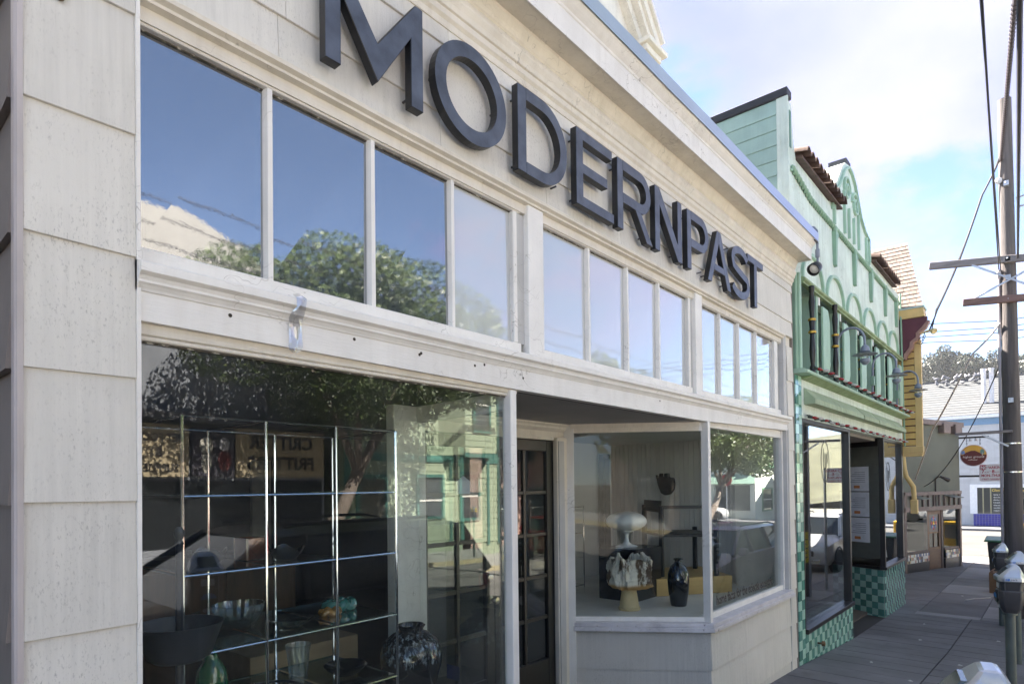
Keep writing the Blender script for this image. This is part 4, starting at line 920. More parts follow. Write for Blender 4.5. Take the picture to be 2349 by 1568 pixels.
# shop windows
wglass = glass('street_glass', 1.5, (.80,.84,.83), dust=.02)
w1 = MB(); w1.box(7.775,10.06,-.03,.10,-.075,-.02); w1.box(7.775,7.80,.0,.1,-.02,2.475); w1.box(9.99,10.06,.0,.1,-.02,2.475); w1.box(7.80,9.99,.0,.1,2.43,2.475)
w1o = w1.build('display_window', blk, gb, bevel=.003)
g = MB(); g.box(7.80,9.99,.05,.056,-.02,2.43); g.build('pane', wglass, w1o)
line = plain('logo_line', (.02,.02,.022), .5)
def logo(xc, zc, y, parent, s_=1):
    t = MB(); t.ribbon([(xc+.19*s_*math.cos(a_), zc+.27*s_*math.sin(a_)) for a_ in [i*2*math.pi/36 for i in range(36)]], .016, y-.001, y+.0005, True)
    t.ribbon([(xc-.07*s_,zc+.17*s_),(xc-.07*s_,zc-.06*s_),(xc-.03*s_,zc-.11*s_),(xc+.02*s_,zc-.11*s_),(xc+.06*s_,zc-.05*s_),(xc+.06*s_,zc+.11*s_)], .016, y-.001, y+.0005)
    t.ribbon([(xc+.0*s_,zc+.12*s_),(xc+.0*s_,zc-.22*s_)], .016, y-.0014, y+.0001); t.ribbon([(xc+.11*s_,zc+.14*s_),(xc+.115*s_,zc-.02*s_)], .012, y-.001, y+.0005)
    t.build('logo', line, parent)
logo(8.92, 1.98, .048, w1o)
ny = thing('yellow_notice', 'yellow paper notice taped inside the green shop window', 'notice', (8.0,.09,.75))
b = MB(); b.box(8.02,8.24,.085,.087,.72,1.10); b.build('paper', plain('notice_yellow', (.72,.50,.03), .8), ny)
for i in range(5):
    t = MB(); t.box(8.06,8.20-.02*(i%2),.0835,.0848,.78+i*.055,.795+i*.055); t.build('print_line', line, ny)
w2 = MB(); w2.box(12.42,14.30,-.03,.10,.165,.215); w2.box(12.42,12.48,-.01,.07,.215,2.475); w2.box(14.16,14.30,-.01,.1,.215,2.475); w2.box(12.48,14.16,.0,.1,2.43,2.475)
w2o = w2.build('display_window', blk, gb, bevel=.003)
g = MB(); g.box(12.48,14.16,.045,.051,.215,2.43); g.build('pane', wglass, w2o); logo(13.1, 1.80, .043, w2o, .95)
def ang_pt(s_, off=0): p = Vector((12.43,.06))+da*s_+Vector((-da.y,da.x))*off; return p
g = MB(); g.prism([tuple(ang_pt(.0)), tuple(ang_pt(1.0)), tuple(ang_pt(1.0,.006)), tuple(ang_pt(0,.006))], .215, 2.33, 'z'); g.build('pane', glass('angled_glass', 1.3, (.80,.84,.83)), w2o)
g = MB(); g.prism([tuple(ang_pt(.0,-.02)), tuple(ang_pt(1.0,-.02)), tuple(ang_pt(1.0,.03)), tuple(ang_pt(0,.03))], .165, .215, 'z'); g.prism([tuple(ang_pt(.0,-.02)), tuple(ang_pt(1.0,-.02)), tuple(ang_pt(1.0,.03)), tuple(ang_pt(0,.03))], 2.33, 2.475, 'z'); g.build('window_rail', blk, w2o)
paper = plain('paper_sheet', (.80,.81,.83), .8)
for i in range(3):
    z0 = .62+i*.46
    pn = thing('job_poster', ['lowest', 'middle', 'topmost'][i]+' of three white paper posters on the angled glass', 'poster', tuple(ang_pt(.5))+(z0,), group='white posters in the green shop entrance')
    for s0, s1 in ((.20,.66),(.68,.80)):
        t = MB(); t.prism([tuple(ang_pt(s0,.012)), tuple(ang_pt(s1,.012)), tuple(ang_pt(s1,.014)), tuple(ang_pt(s0,.014))], z0, z0+.44, 'z'); t.build('sheet', paper, pn)
    for j in range(6):
        t = MB(); s1 = .58-.05*(j % 3); t.prism([tuple(ang_pt(.27,.0145)), tuple(ang_pt(s1,.0145)), tuple(ang_pt(s1,.0152)), tuple(ang_pt(.27,.0152))], z0+.16+.035*j, z0+.168+.035*j, 'z'); t.build('print_line', plain('print_grey', (.30,.30,.32), .8), pn)
    t = MB(); t.prism([tuple(ang_pt(.38,.0145)), tuple(ang_pt(.50,.0145)), tuple(ang_pt(.50,.0152)), tuple(ang_pt(.38,.0152))], z0+.05, z0+.10, 'z'); t.build('logo_patch', plain('patch_orange', (.65,.25,.08), .8), pn)
# inside of the green shop
b = MB(); b.box(7.65,14.25,4.0,4.1,-.7,2.5); b.box(7.65,10.0,1.6,1.65,-.5,1.3); b.box(7.65,14.25,.12,4.0,2.42,2.47); b.box(14.20,14.27,.12,4.0,-.7,2.42); b.build('interior_wall', plain('interior_taupe', (.24,.225,.215), .8), gb)
b = MB(); b.box(7.65,14.25,.31,4.0,-.75,-.62); b.box(7.80,9.98,.12,1.5,-.16,-.08); b.prism([(12.48,.11),(14.2,.11),(14.2,.95),(12.98,.95)], .08, .16, 'z'); b.build('interior_floor', plain('interior_floor', (.16,.13,.11), .6), gb)
b = MB(); b.box(10.06,12.95,.95,1.0,-.7,2.475); b.build('entrance_door', plain('door_brown', (.05,.03,.025), .4), gb)
b = MB(); b.box(7.86,8.16,.35,.40,-.08,1.55); tag(b.build('dark_screen', plain('screen_dark', (.05,.045,.045), .6), None), 'dark upright panel just inside the green shop window', 'panel')
b = MB(); b.lathe([(.012,0),(.012,.05),(.035,.05),(.03,.075),(.02,.085)], (0,0,0), 12); o = b.build('spigot', plain('brass_old', (.16,.10,.05), .4, .8), None, smooth=True, loc=(8.25,.0,-.27)); o.rotation_euler = (R(90),0,0); tag(o, 'small brass pipe spigot sticking out of the checker tiles', 'spigot')
b = MB(); b.tube([(14.40,.0,5.45),(14.41,-.02,3.0),(14.41,-.03,2.4)], .018, 8); b.build('downpipe', green_trim, gb, smooth=True)
# string lights
wire = plain('wire_green', (.015,.03,.02), .6)
redb = plain('bulb_red', (.26,.008,.010), .2, spec=.6); whb = plain('bulb_white', (.42,.41,.39), .2, spec=.6)
def bulbmesh(m, nm):
    t = MB(); t.lathe([(.010,-.03),(.010,.0),(.016,.010),(.019,.028),(.013,.055),(.003,.075),(0,.076)], (0,0,0), 10); return t.mesh(nm, m, True)
BM = [bulbmesh(redb,'bulb_red'), bulbmesh(whb,'bulb_white')]
sock = MB(); sock.lathe([(.014,-.05),(.014,-.002)], (0,0,0), 8); SM = sock.mesh('socket', wire)
def lights(label, x0, x1, step, y_, zf, grp, rot):
    st_ = thing('string_lights', label, 'string lights', (x0,y_,zf(x0)), group=grp)
    t = MB(); t.tube([(x0+i*.12, y_+.012*math.sin(i*2.1), zf(x0+i*.12)+.012*math.sin(i*1.7)) for i in range(int((x1-x0)/.12)+1)], .008, 6); t.build('cable', wire, st_)
    x_ = x0+.1; i = 0
    while x_ < x1:
        o = put('bulb', BM[i % 2], st_, (x_, y_-.03, zf(x_)+(.0 if rot else -.02)))
        o.rotation_euler = (R(95+random.uniform(-15,15)), 0, R(random.uniform(20,60))) if rot else (R(100+random.uniform(-15,20)), 0, R(random.uniform(30,60)))
        s_ = put('socket', SM, st_, o.location + Vector(st_['_w'])); s_.rotation_euler = o.rotation_euler
        x_ += step*random.uniform(.92,1.08); i += 1
lights('upper red and white bulb string along the green ledge', 7.66, 14.30, .235, -.15, lambda x_: 3.035, 'bulb strings on the green shop', True)
lights('lower red and white bulb string under the mint sign fascia', 7.82, 14.20, .25, -.04, lambda x_: 2.505, 'bulb strings on the green shop', False)
# gooseneck lamps
lampgrey = mat('lamp_grey', (.22,.25,.31), .4, .1, 8, .1, 40)
def goose(x_, label):
    l_ = thing('gooseneck_lamp', label, 'wall lamp', (x_,-.03,3.05), group='gooseneck lamps on the green shop')
    pts = [(x_,-.04,3.08),(x_,-.045,3.35),(x_,-.05,3.56)]+[(x_, -.215+.165*math.cos(R(a)), 3.58+.19*math.sin(R(a))) for a in range(0,181,15)]+[(x_,-.38,3.50)]
    t = MB(); t.tube(pts, .016, 10); t.build('gooseneck', lampgrey, l_, smooth=True)
    t = MB(); t.lathe([(.0,.06),(.022,.055),(.05,.03),(.056,.0),(.056,-.02),(.066,-.022),(.066,-.032),(.054,-.034)], (x_,-.38,3.46), 20); t.build('cap', lampgrey, l_, smooth=True, sharp=40)
    t = MB(); t.lathe([(.054,0),(.150,-.012),(.152,-.016),(.054,-.010)], (x_,-.38,3.405), 28); t.build('shade_disc', lampgrey, l_, smooth=True, sharp=40)
    t = MB(); t.lathe([(.048,0),(.048,-.075),(0,-.08)], (x_,-.38,3.40), 18); t.build('lens', glass('lens_glass', 1.5, (.85,.86,.82), dust=.15, base=.05), l_, smooth=True)
    t = MB(); t.lathe([(.052,0),(.062,-.004),(.062,-.04),(.045,-.055),(.030,-.075),(0,-.085)], (x_,-.38,3.335), 20); t.build('guard_ring', lampgrey, l_, smooth=True, sharp=40)
    t = MB(); t.box(x_-.05,x_+.02,-.075,-.02,3.27,3.42); t.build('junction_box', green_trim, l_, bevel=.003)
    t = MB(); t.lathe([(.022,0),(.022,.07),(.016,.08)], (x_,-.04,3.0), 10); t.build('fitting', plain('grey_metal', (.45,.46,.48), .4, .7), l_, smooth=True)
goose(9.23,'slate gooseneck lamp with disc shade, first from the cream shop'); goose(11.45,'slate gooseneck lamp with disc shade, second from the cream shop'); goose(13.60,'slate gooseneck lamp with disc shade, third from the cream shop')
# flood lamp on the end of the cream cornice
fl = thing('flood_lamp', 'grey flood lamp hanging from the end of the cream cornice', 'wall lamp', (7.5,-.27,4.4))
t = MB(); t.tube([(7.49,-.10,4.58),(7.49,-.18,4.60),(7.50,-.235,4.585),(7.50,-.265,4.54),(7.50,-.268,4.40),(7.50,-.268,4.33)], .014, 10); t.build('arm', lampgrey, fl, smooth=True)
t = MB(); t.tube([(7.36,-.275,4.395),(7.52,-.275,4.395)], .006, 6); t.build('bracket_rod', blk, fl)
t = MB(); t.lathe([(.018,0),(.024,.01),(.024,.09),(.016,.10)], (7.50,-.268,4.235), 12); t.lathe([(.012,0),(.012,.05)], (7.50,-.268,4.18), 10); t.build('swivel', lampgrey, fl, smooth=True)
t = MB(); t.lathe([(.03,.09),(.06,.06),(.072,.0),(.072,-.03),(.066,-.03),(.060,.0),(.02,.03),(0,.03)], (0,0,0), 20); o = t.build('lamp_head', blk, fl, smooth=True, loc=(7.49,-.235,4.115), sharp=40); o.rotation_euler = (R(18),R(50),0)
t = MB(); t.lathe([(.055,-.005),(.04,-.018),(0,-.026)], (0,0,0), 18); o2 = t.build('lens', plain('lens_white', (.7,.7,.68), .15), fl, smooth=True, loc=(7.49,-.235,4.115)); o2.rotation_euler = o.rotation_euler
# ------------------------------------------------------------------ the yellow house
yel = mat('yellow_board', (.60,.40,.13), .6, .10, 4, .3, 40, streak=.25, dirt=(.3,.18,.06), rnd=.05)
yel_trim = mat('yellow_trim', (.66,.47,.20), .55, .08, 4, .2, 40, streak=.2)
mauve = mat('mauve_shingle', (.135,.105,.092), .85, .25, 6, .5, 30, patch=.4, dirt=(.2,.15,.13), rnd=.18)
burg = mat('burgundy_paint', (.10,.022,.035), .6, .15, 5, .2, 30)
yh = thing('yellow_house', 'yellow boarded house with shingled roof and burgundy eave bracket', 'house', (14.5,0,-.7))
b = MB(); b.box(14.66,19.5,.75,6,2.3,5.1); b.box(14.52,14.66,.08,1.2,2.3,5.1); b.box(14.52,16.9,1.7,6,-.9,2.3); b.build('wall', yel, yh)
b = MB(); b.box(14.565,14.63,-.30,.08,2.41,4.9); b.build('bay_core', burg, yh)  # dark backing: shadow lines between the bay boards put into colour
z = 2.42
while z < 4.35:
    for y0, y1 in ((-.20,.03),):
        t = MB(); t.hexa([(14.532,y0,z),(14.56,y0,z),(14.56,y1,z),(14.532,y1,z),(14.548,y0,z+.112),(14.563,y0,z+.112),(14.563,y1,z+.112),(14.548,y1,z+.112)]); t.build('siding_board', yel, yh)
    z += .134
b = MB(); b.box(14.53,14.64,-.315,-.20,2.36,4.5); b.box(14.53,14.58,.03,.075,2.3,4.5); b.build('corner_trim', yel_trim, yh, bevel=.004)
b = MB(); b.hexa([(14.50,-.30,2.20),(14.66,-.30,2.20),(14.66,.08,2.20),(14.50,.08,2.20),(14.50,-.33,2.26),(14.66,-.33,2.26),(14.66,.08,2.26),(14.50,.08,2.26)]); b.box(14.51,14.65,-.325,.08,2.262,2.40); b.build('bay_base', yel_trim, yh, bevel=.006)
b = MB(); b.prism([(.10,4.18),(.02,4.10),(-.06,4.20),(-.05,4.28),(-.14,4.34),(-.15,4.44),(-.25,4.50),(-.24,4.60),(-.36,4.68),(-.43,4.80),(-.44,4.92),(.12,4.92)], 14.42, 14.52, 'x'); b.build('eave_bracket', burg, yh)
b = MB(); b.prism([(-.03,4.13),(-.07,4.12),(-.11,4.22),(-.20,4.34),(-.21,4.44),(-.31,4.52),(-.31,4.62),(-.42,4.70),(-.48,4.83),(-.44,4.84),(-.35,4.72),(-.25,4.62),(-.25,4.54),(-.15,4.46),(-.14,4.36),(-.05,4.24)], 14.40, 14.56, 'x'); b.build('bracket_edge', mat('mauve_trim', (.30,.17,.14), .6, .2, 6), yh)
b = MB(); b.hexa([(14.40,-.40,4.93),(14.75,-.40,4.93),(14.75,.15,4.93),(14.40,.15,4.93),(14.36,-.38,5.10),(14.75,-.38,5.10),(14.75,.15,5.10),(14.36,.15,5.10)]); b.build('eave_box', yel_trim, yh, bevel=.006)
b = MB(); b.box(14.35,14.75,-.40,.16,5.101,5.135); b.build('eave_flashing', plain('flash_teal', (.40,.50,.48), .5), yh)
# shingled gable roof, courses one by one
E0, E1 = Vector((14.40,-.38,5.14)), Vector((14.40,2.2,5.14)); T0, T1 = Vector((15.7,.05,6.86)), Vector((15.7,2.2,6.86))
rb = MB(); rb.add([E0,E1,T1,T0,(18.2,1.0,6.86),(18.2,2.2,6.86),(18.2,.9,5.14)], [(0,1,2,3),(3,2,5,4),(0,3,4,6)]); rfo = rb.build('roof', mauve, yh)
nr = 17; upn = (T0-E0).normalized(); 
for i in range(nr):
    t0, t1 = i/nr, (i+1.25)/nr; t1 = min(t1, 1)
    a0, a1 = E0.lerp(T0, t0), E1.lerp(T1, t0); c0, c1 = E0.lerp(T0, t1), E1.lerp(T1, t1); nrm = Vector((-.80,0,.60)); L_ = (a1-a0).length; s_ = -(i % 2)*.06
    while s_ < min(L_, 1.5):
        w_ = random.uniform(.11,.15); u0, u1 = max(0,s_)/L_, min(s_+w_-.006, L_)/L_
        if u1 > u0:
            lift = nrm*(.014+random.uniform(0,.006)); t = MB()
            t.hexa([a0.lerp(a1,u0)+nrm*.001, a0.lerp(a1,u1)+nrm*.001, c0.lerp(c1,u1), c0.lerp(c1,u0), a0.lerp(a1,u0)+lift, a0.lerp(a1,u1)+lift, c0.lerp(c1,u1)+nrm*.004, c0.lerp(c1,u0)+nrm*.004]); t.build('shingle', mauve, rfo)
        s_ += w_
b = MB(); b.box(14.1,14.36,.55,.95,5.2,6.05); b.box(14.06,14.40,.50,1.0,6.05,6.12); tag(b.build('roof_vent_box', plain('vent_mint', (.42,.60,.52), .6), None, bevel=.006), 'small mint chimney box with dark cap behind the green parapet', 'chimney')
b = MB(); b.tube([(14.50,.02,2.2),(14.50,.0,1.95),(14.5,-.03,1.80),(14.55,-.14,1.60),(14.56,-.15,1.35),(14.56,-.15,1.28)], .045, 12); b.build('downpipe', yel_trim, yh, smooth=True)
b = MB(); b.box(14.50,14.62,-.21,-.09,1.06,1.34); b.build('pipe_box', yel_trim, yh, bevel=.01)
fl2 = thing('eave_flood_lamp', 'yellow flood lamp poking from the burgundy eave bracket', 'wall lamp', (14.4,-.45,4.6))
t = MB(); t.tube([(14.45,-.28,4.58),(14.40,-.42,4.62),(14.36,-.52,4.63)], .018, 8); t.build('arm', yel_trim, fl2, smooth=True)
t = MB(); t.lathe([(.02,.06),(.05,.03),(.062,-.02),(.055,-.03),(0,-.02)], (0,0,0), 16); o = t.build('lamp_head', plain('lamp_cream', (.62,.50,.25), .4), fl2, smooth=True, loc=(14.35,-.55,4.60)); o.rotation_euler = (R(-40),R(35),0)
t = MB(); t.tube([(14.4,-.40,4.60),(14.38,-.36,4.45),(14.38,-.28,4.40),(14.4,-.30,4.50),(14.38,-.42,4.55),(14.38,-.35,4.38),(14.4,-.25,4.42)], .008, 6); t.build('cable_loop', blk, fl2)

# ------------------------------------------------------------------ the corner coffee bar (its front runs askew)
sage = mat('sage_stucco', (.115,.13,.11), .85, .10, 1.5, .4, 60, streak=.25, dirt=(.12,.13,.11))
brown_t = mat('brown_trim', (.17,.13,.12), .6, .2, 6, .3, 40, streak=.3)
sage_l = mat('sage_light', (.18,.19,.17), .7, .1, 4)
cb_ = thing('corner_coffee_bar', 'sage green stucco corner coffee bar with brown timber door', 'building', (22.9,-.14,-.85))
RC = Vector((22.9,-.14)); ud = Vector((-.960,.281)); un = Vector((-.281,-.960))
def cp(s_, off=0): p = RC+ud*s_+un*off; return (p.x, p.y)
def cbox(s0, s1, o0, o1, z0, z1, name, m, parent=cb_, bevel=0):
    t = MB(); t.prism([cp(s0,o0), cp(s1,o0), cp(s1,o1), cp(s0,o1)], z0, z1, 'z'); return t.build(name, m, parent, bevel=bevel)
w_ = MB(); w_.prism([cp(0,0), cp(7,0), cp(7,-.12), cp(.12,-.12)], 1.35, 3.3, 'z'); w_.prism([cp(3.35,0), cp(7,0), cp(7,-.12), cp(3.35,-.12)], -1.1, 1.35, 'z')
w_.prism([(22.9,-.14),(25.9,6.0),(25.8,6.05),(22.8,-.05)], -1.1, 3.3, 'z'); w_.build('wall', sage, cb_)
rf_ = MB(); rf_.prism([(22.85,-.10),(25.85,6.0),(16.0,8.0),(16.2,1.75)], 3.28, 3.40, 'z'); rf_.prism([(25.8,6.0),(25.7,6.2),(16.0,8.2),(16.0,8.0)], -1.0, 3.3, 'z'); rf_.build('flat_roof', tar, cb_)
cbox(-.1,6,.10,-.3,3.3,3.44,'parapet', brown_t)
for s_ in (.15,.9,2.6): cbox(s_,s_+.42,.16,.0,3.08,3.36,'eave_block', brown_t, bevel=.01)
cbox(.0,3.4,.05,-.06,1.30,1.40,'transom_head', brown_t); cbox(.0,3.4,.05,-.06,.86,.98,'transom_rail', brown_t)
for i in range(11): cbox(.02+i*.325,.07+i*.325,.03,-.05,.98,1.30,'transom_mullion', brown_t)
cbox(.0,3.4,-.02,-.03,.98,1.30,'transom_panel', sage_l)
for s_ in (.5,2.5):
    t = MB(); p0, p1 = cp(s_), cp(s_+.55); q0, q1 = cp(s_,.30), cp(s_+.55,.30); t.hexa([(*p0,1.27),(*p1,1.27),(*q1,1.20),(*q0,1.20),(*p0,1.29),(*p1,1.29),(*q1,1.22),(*q0,1.22)]); t.build('transom_flap', sage_l, cb_)
cbox(3.3,3.42,.03,-.08,-.9,1.35,'post', brown_t); cbox(.0,.10,.03,-.08,-.9,1.35,'post', brown_t); cbox(1.02,1.12,-.04,-.12,-.9,.88,'door_post', brown_t); cbox(1.95,2.02,-.04,-.12,-.25,.88,'door_post', brown_t)
cg = glass('bar_glass', .9, (.80,.84,.83))
for s0, s1 in ((.10,1.02),(2.02,3.3)):
    t = MB(); t.prism([cp(s0,-.03), cp(s1,-.03), cp(s1,-.036), cp(s0,-.036)], -.25, .86, 'z'); t.build('window_pane', cg, cb_)
    cbox(s0,s1,.0,-.10,-.31,-.25,'window_sill', brown_t); cbox(s0,s1,.01,-.10,-1.0,-.56,'plinth_tiles', plain('plinth_black', (.03,.03,.035), .3), cb_)
    n = int((s1-s0)/.075)
    for i in range(n):
        for j in range(3):
            c_ = random.choice([(.75,.74,.70),(.75,.74,.70),(.06,.06,.07),(.5,.25,.2),(.10,.14,.28),(.6,.5,.3)]); nm = 'mosaic_%d' % int(sum(c_)*100)
            cbox(s0+i*.075+.003,s0+(i+1)*.075-.003,.014,.0,-.555+j*.08,-.555+(j+1)*.08-.006,'mosaic_tile', plain(nm, c_, .3))
wood = mat('door_wood', (.13,.065,.035), .5, .25, 3, .2, 25, stretch=(2,2,14))
dr = cbox(1.12,1.95,-.06,-.11,-.90,-.20,'door', wood, bevel=.01)
cbox(1.12,1.24,-.06,-.11,-.20,.84,'door_stile', wood, dr); cbox(1.83,1.95,-.06,-.11,-.20,.84,'door_stile', wood, dr); cbox(1.24,1.83,-.06,-.11,.74,.84,'door_rail', wood, dr); cbox(1.24,1.83,-.07,-.10,.20,.24,'door_rail', wood, dr); cbox(1.52,1.55,-.07,-.10,-.20,.20,'door_muntin', wood, dr)
cbox(1.22,1.85,-.05,-.06,-.80,-.30,'door_panel', wood, dr, .01)
t = MB(); t.prism([cp(1.24,-.083), cp(1.83,-.083), cp(1.83,-.088), cp(1.24,-.088)], -.20, .20, 'z'); t.build('door_glass', cg, dr)
rg = cbox(1.24,1.83,-.075,-.095,.24,.74,'rose_window', plain('leaded_dark', (.03,.04,.07), .3), dr)
for i in range(8):
    a = i*math.pi/4; p = RC+ud*(1.535+.13*math.cos(a))+un*-.072; t = MB(); t.lathe([(.055,0),(.055,.004)], (0,0,0), 10); o = t.build('coloured_glass', plain('petal_%d' % (i % 2), ((.30,.02,.06),(.04,.12,.35))[i % 2], .2), rg, loc=(p.x,p.y,.49+.15*math.sin(a))); o.rotation_euler = (R(90),0,math.atan2(un.y,un.x)+R(90))
p = RC+ud*1.535+un*-.070; t = MB(); t.lathe([(.05,0),(.05,.004)], (0,0,0), 12); o = t.build('coloured_glass', plain('petal_gold', (.8,.45,.03), .2), rg, loc=(p.x,p.y,.49)); o.rotation_euler = (R(90),0,math.atan2(un.y,un.x)+R(90))
cbox(3.52,4.3,.01,-.03,-1.0,.62,'side_door', mat('weathered_door', (.28,.20,.19), .6, .2, 5, .3, 30, streak=.6), cb_, .01)
b = MB(); b.prism([cp(.2,-2.5), cp(5.5,-2.5), cp(5.5,-2.6), cp(.2,-2.6)], -.95, 1.4, 'z'); b.build('interior_wall', plain('interior_warm', (.22,.18,.13), .8), cb_)
sp_ = thing('wall_spotlight', 'black goose arm spotlight over the coffee bar door', 'wall lamp', (*cp(1.6,.05),1.4))
pts = [cp(1.6,.03)+(.95,), cp(1.6,.03)+(1.75,), cp(1.6,.10)+(1.82,), cp(1.55,.24)+(1.80,)]; t = MB(); t.tube(pts, .018, 8); t.build('arm', blk, sp_)
t = MB(); t.tube([cp(1.6,.16)+(1.82,), cp(1.36,.26)+(1.72,)], [.03,.06], 10); t.build('lamp_head', blk, sp_)
# oval hanging sign on its bracket
hs = thing('oval_hanging_sign', 'oval painted sign hanging on chains from the coffee bar corner', 'sign', (22.9,-.5,2.44))
t = MB(); t.box(22.88,22.93,-.86,-.02,2.955,3.01); t.build('bracket_bar', blk, hs)
def oval(s_, x0, x1, m, nm, par=hs, zlo=None, zhi=None):
    pts = []
    for i in range(40):
        a = 2*math.pi*i/40; yv, zv = .33*s_*math.cos(a), .325*s_*math.sin(a)
        if zlo is not None: zv = max(zv, zlo)
        if zhi is not None: zv = min(zv, zhi)
        pts.append((-.49+yv, 2.445+zv))
    q = MB(); q.prism(pts, x0, x1, 'x'); return q.build(nm, m, par)
ov = oval(1, 22.89, 22.93, plain('sign_rim', (.55,.50,.58), .5), 'sign_board')
oval(.94, 22.880, 22.8895, plain('sign_gold', (.62,.36,.06), .6), 'painted_field', ov); oval(.935, 22.874, 22.8798, plain('sign_maroon', (.11,.02,.02), .6), 'painted_hill', ov, None, .02)
q = MB(); q.prism([(-.49+a, 2.445+z_) for a, z_ in ((.25,.02),(.18,.09),(.06,.14),(-.04,.14),(-.14,.08),(-.22,.02))], 22.874, 22.8798, 'x'); q.build('painted_hill', MATS['sign_maroon'], ov)
q = MB(); q.prism([(-.49+a, 2.445+z_) for a, z_ in ((.29,.03),(.29,.12),(.22,.16),(.20,.06))], 22.873, 22.8798, 'x'); q.build('painted_sky', plain('sign_blue', (.16,.28,.55), .6), ov)
q = MB(); q.lathe([(.075,0),(.075,.005)], (0,0,0), 14, 1, .7); o = q.build('painted_tree', plain('sign_tree', (.12,.22,.20), .6), ov, loc=(22.8735,-.70,2.55)); o.rotation_euler = (0,R(90),0)
q = MB(); q.prism([(-.705,2.42),(-.695,2.42),(-.695,2.53),(-.705,2.53)], 22.8725, 22.8735, 'x'); q.build('painted_trunk', plain('sign_pale', (.7,.68,.6), .6), ov)
sgw = plain('sign_letters', (.78,.74,.68), .6)
text('higher ground', .088, sgw, ov, (22.872,-.235,2.375), (R(90),0,R(-90)), sx=1.02); text('coffeebar', .055, sgw, ov, (22.872,-.36,2.30), (R(90),0,R(-90)), sx=1.1)
for y_ in (-.33,-.65):
    for i in range(4):
        q = MB(); q.tube([(22.905+.012*math.cos(a_)*(i % 2), y_+.012*math.cos(a_)*(1-i % 2), 2.79+.055*i+.034*math.sin(a_)) for a_ in [k_*math.pi/5 for k_ in range(11)]], .006, 5, False); q.build('chain_link', blk, hs)
for y_ in (-.42,-.56):
    q = MB(); q.lathe([(.02,.05),(.03,.02),(.045,-.03),(.04,-.03),(0,0)], (22.84,y_,2.90), 12); q.build('spot_head', plain('spot_grey', (.4,.4,.4), .4), hs, smooth=True)
q = MB(); q.box(22.89,22.93,-.66,-.02,1.80,1.86); q.build('lower_bar', blk, hs)

# ------------------------------------------------------------------ the white corner house across the side street
wb = mat('white_clapboard', (.46,.47,.48), .6, .06, 3, .2, 30, streak=.2, rnd=.05)
bluet = plain('blue_trim', (.12,.24,.40), .6)
roofg = mat('grey_shingle', (.055,.060,.066), .9, .15, 5, .6, 26, rnd=.1, bstretch=(1,1,3))
wh = thing('white_corner_house', 'white clapboard corner house with grey roof and blue tiled base', 'house', (46,1,-1.0))
b = MB(); b.box(46.05,58,-8,9,-1.0,5.35); b.build('wall', wb, wh)
z = -.95
while z < 5.0:
    if z > 2.5 or z+.22 < -.9:
        segs = ((-8,9),)
    else: segs = ((1.45,9),(-8,-3.2)) if z < 2.3 else ((-8,9),)
    for y0, y1 in segs:
        t = MB(); t.hexa([(46.015,y0,z),(46.06,y0,z),(46.06,y1,z),(46.015,y1,z),(46.035,y0,z+.218),(46.06,y0,z+.218),(46.06,y1,z+.218),(46.035,y1,z+.218)]); t.build('clapboard', wb, wh)
    z += .222
b = MB(); b.box(45.98,46.04,-8,9,4.98,5.38); b.build('blue_band', bluet, wh)
b = MB(); b.box(45.65,46.1,-8,9,5.38,5.56); b.build('gutter', plain('gutter_white', (.75,.76,.77), .5), wh)
b = MB(); b.add([(45.7,-8,5.56),(45.7,9,5.56),(51.0,9,8.35),(51.0,-8,8.35),(56.3,-8,5.56),(56.3,9,5.56)], [(0,1,2,3),(3,2,5,4)]); rf2 = b.build('roof', roofg, wh)
for i in range(15):
    t = MB(); f0, f1 = i/15, (i+1)/15; y0, y1 = -8, 9
    p = lambda f, dz: (45.7+5.3*f, 5.56+2.79*f+dz)
    (xa,za),(xb,zb2) = p(f0,.03), p(f1,.008); (xc,zc),(xd,zd) = p(f0,.0), p(f1,.0)
    t.hexa([(xc,y0,zc),(xd,y0,zd),(xd,y1,zd),(xc,y1,zc),(xa,y0,za),(xb,y0,zb2),(xb,y1,zb2),(xa,y1,za)]); t.build('shingle_course', roofg, rf2)
b = MB(); b.box(50.9,51.1,-8,9,8.33,8.42); b.build('ridge', plain('ridge_dark', (.06,.06,.07), .8), rf2)
for y_, h, m_ in ((.75,2.0,'flue_rust'),(.38,2.0,'flue_white')):
    t = MB(); t.lathe([(.12,0),(.12,h),(.15,h),(.15,h+.1),(0,h+.1)], (47.2,y_,6.35), 14); t.build('flue', mat(m_, (.62,.60,.62), .6, .2, 8, .2, 30, patch=.6, dirt=(.5,.22,.06)), rf2, smooth=True, sharp=40)
b = MB(); b.box(45.99,46.06,-3.2,1.45,1.25,1.45); b.box(45.99,46.06,1.10,1.45,-.30,1.25); b.build('window_casing', plain('casing_white', (.78,.79,.80), .5), wh)
b = MB(); b.box(46.0,46.01,-3.2,1.10,-.28,1.25); sw2 = b.build('shop_window', glass('far_glass', 1.0, body=(.03,.035,.035)), wh)
for y_ in (.82,.46): 
    t = MB(); t.box(45.97,46.0,y_-.03,y_+.03,-.28,1.25); t.build('window_mullion', plain('mullion_olive', (.30,.28,.16), .5), sw2)
text('Glen Park Cleaners', .24, plain('gold_letters', (.75,.55,.10), .5), sw2, (45.995,.42,1.02), (R(90),0,R(-90)), sx=.85, shear=.2)
wl_ = plain('white_letters', (.75,.76,.74), .5)
for i, s_ in enumerate(('same day service','dry cleaning','shirts on premises','household laundry','alterations','wedding gowns','repairs')): text(s_, .125, wl_, sw2, (45.995,.34,.80-i*.155), (R(90),0,R(-90)), sx=.9)
text('WASH & FOLD', .16, MATS['gold_letters'], sw2, (45.993,-.10,-.22), (R(90),0,R(-90)))
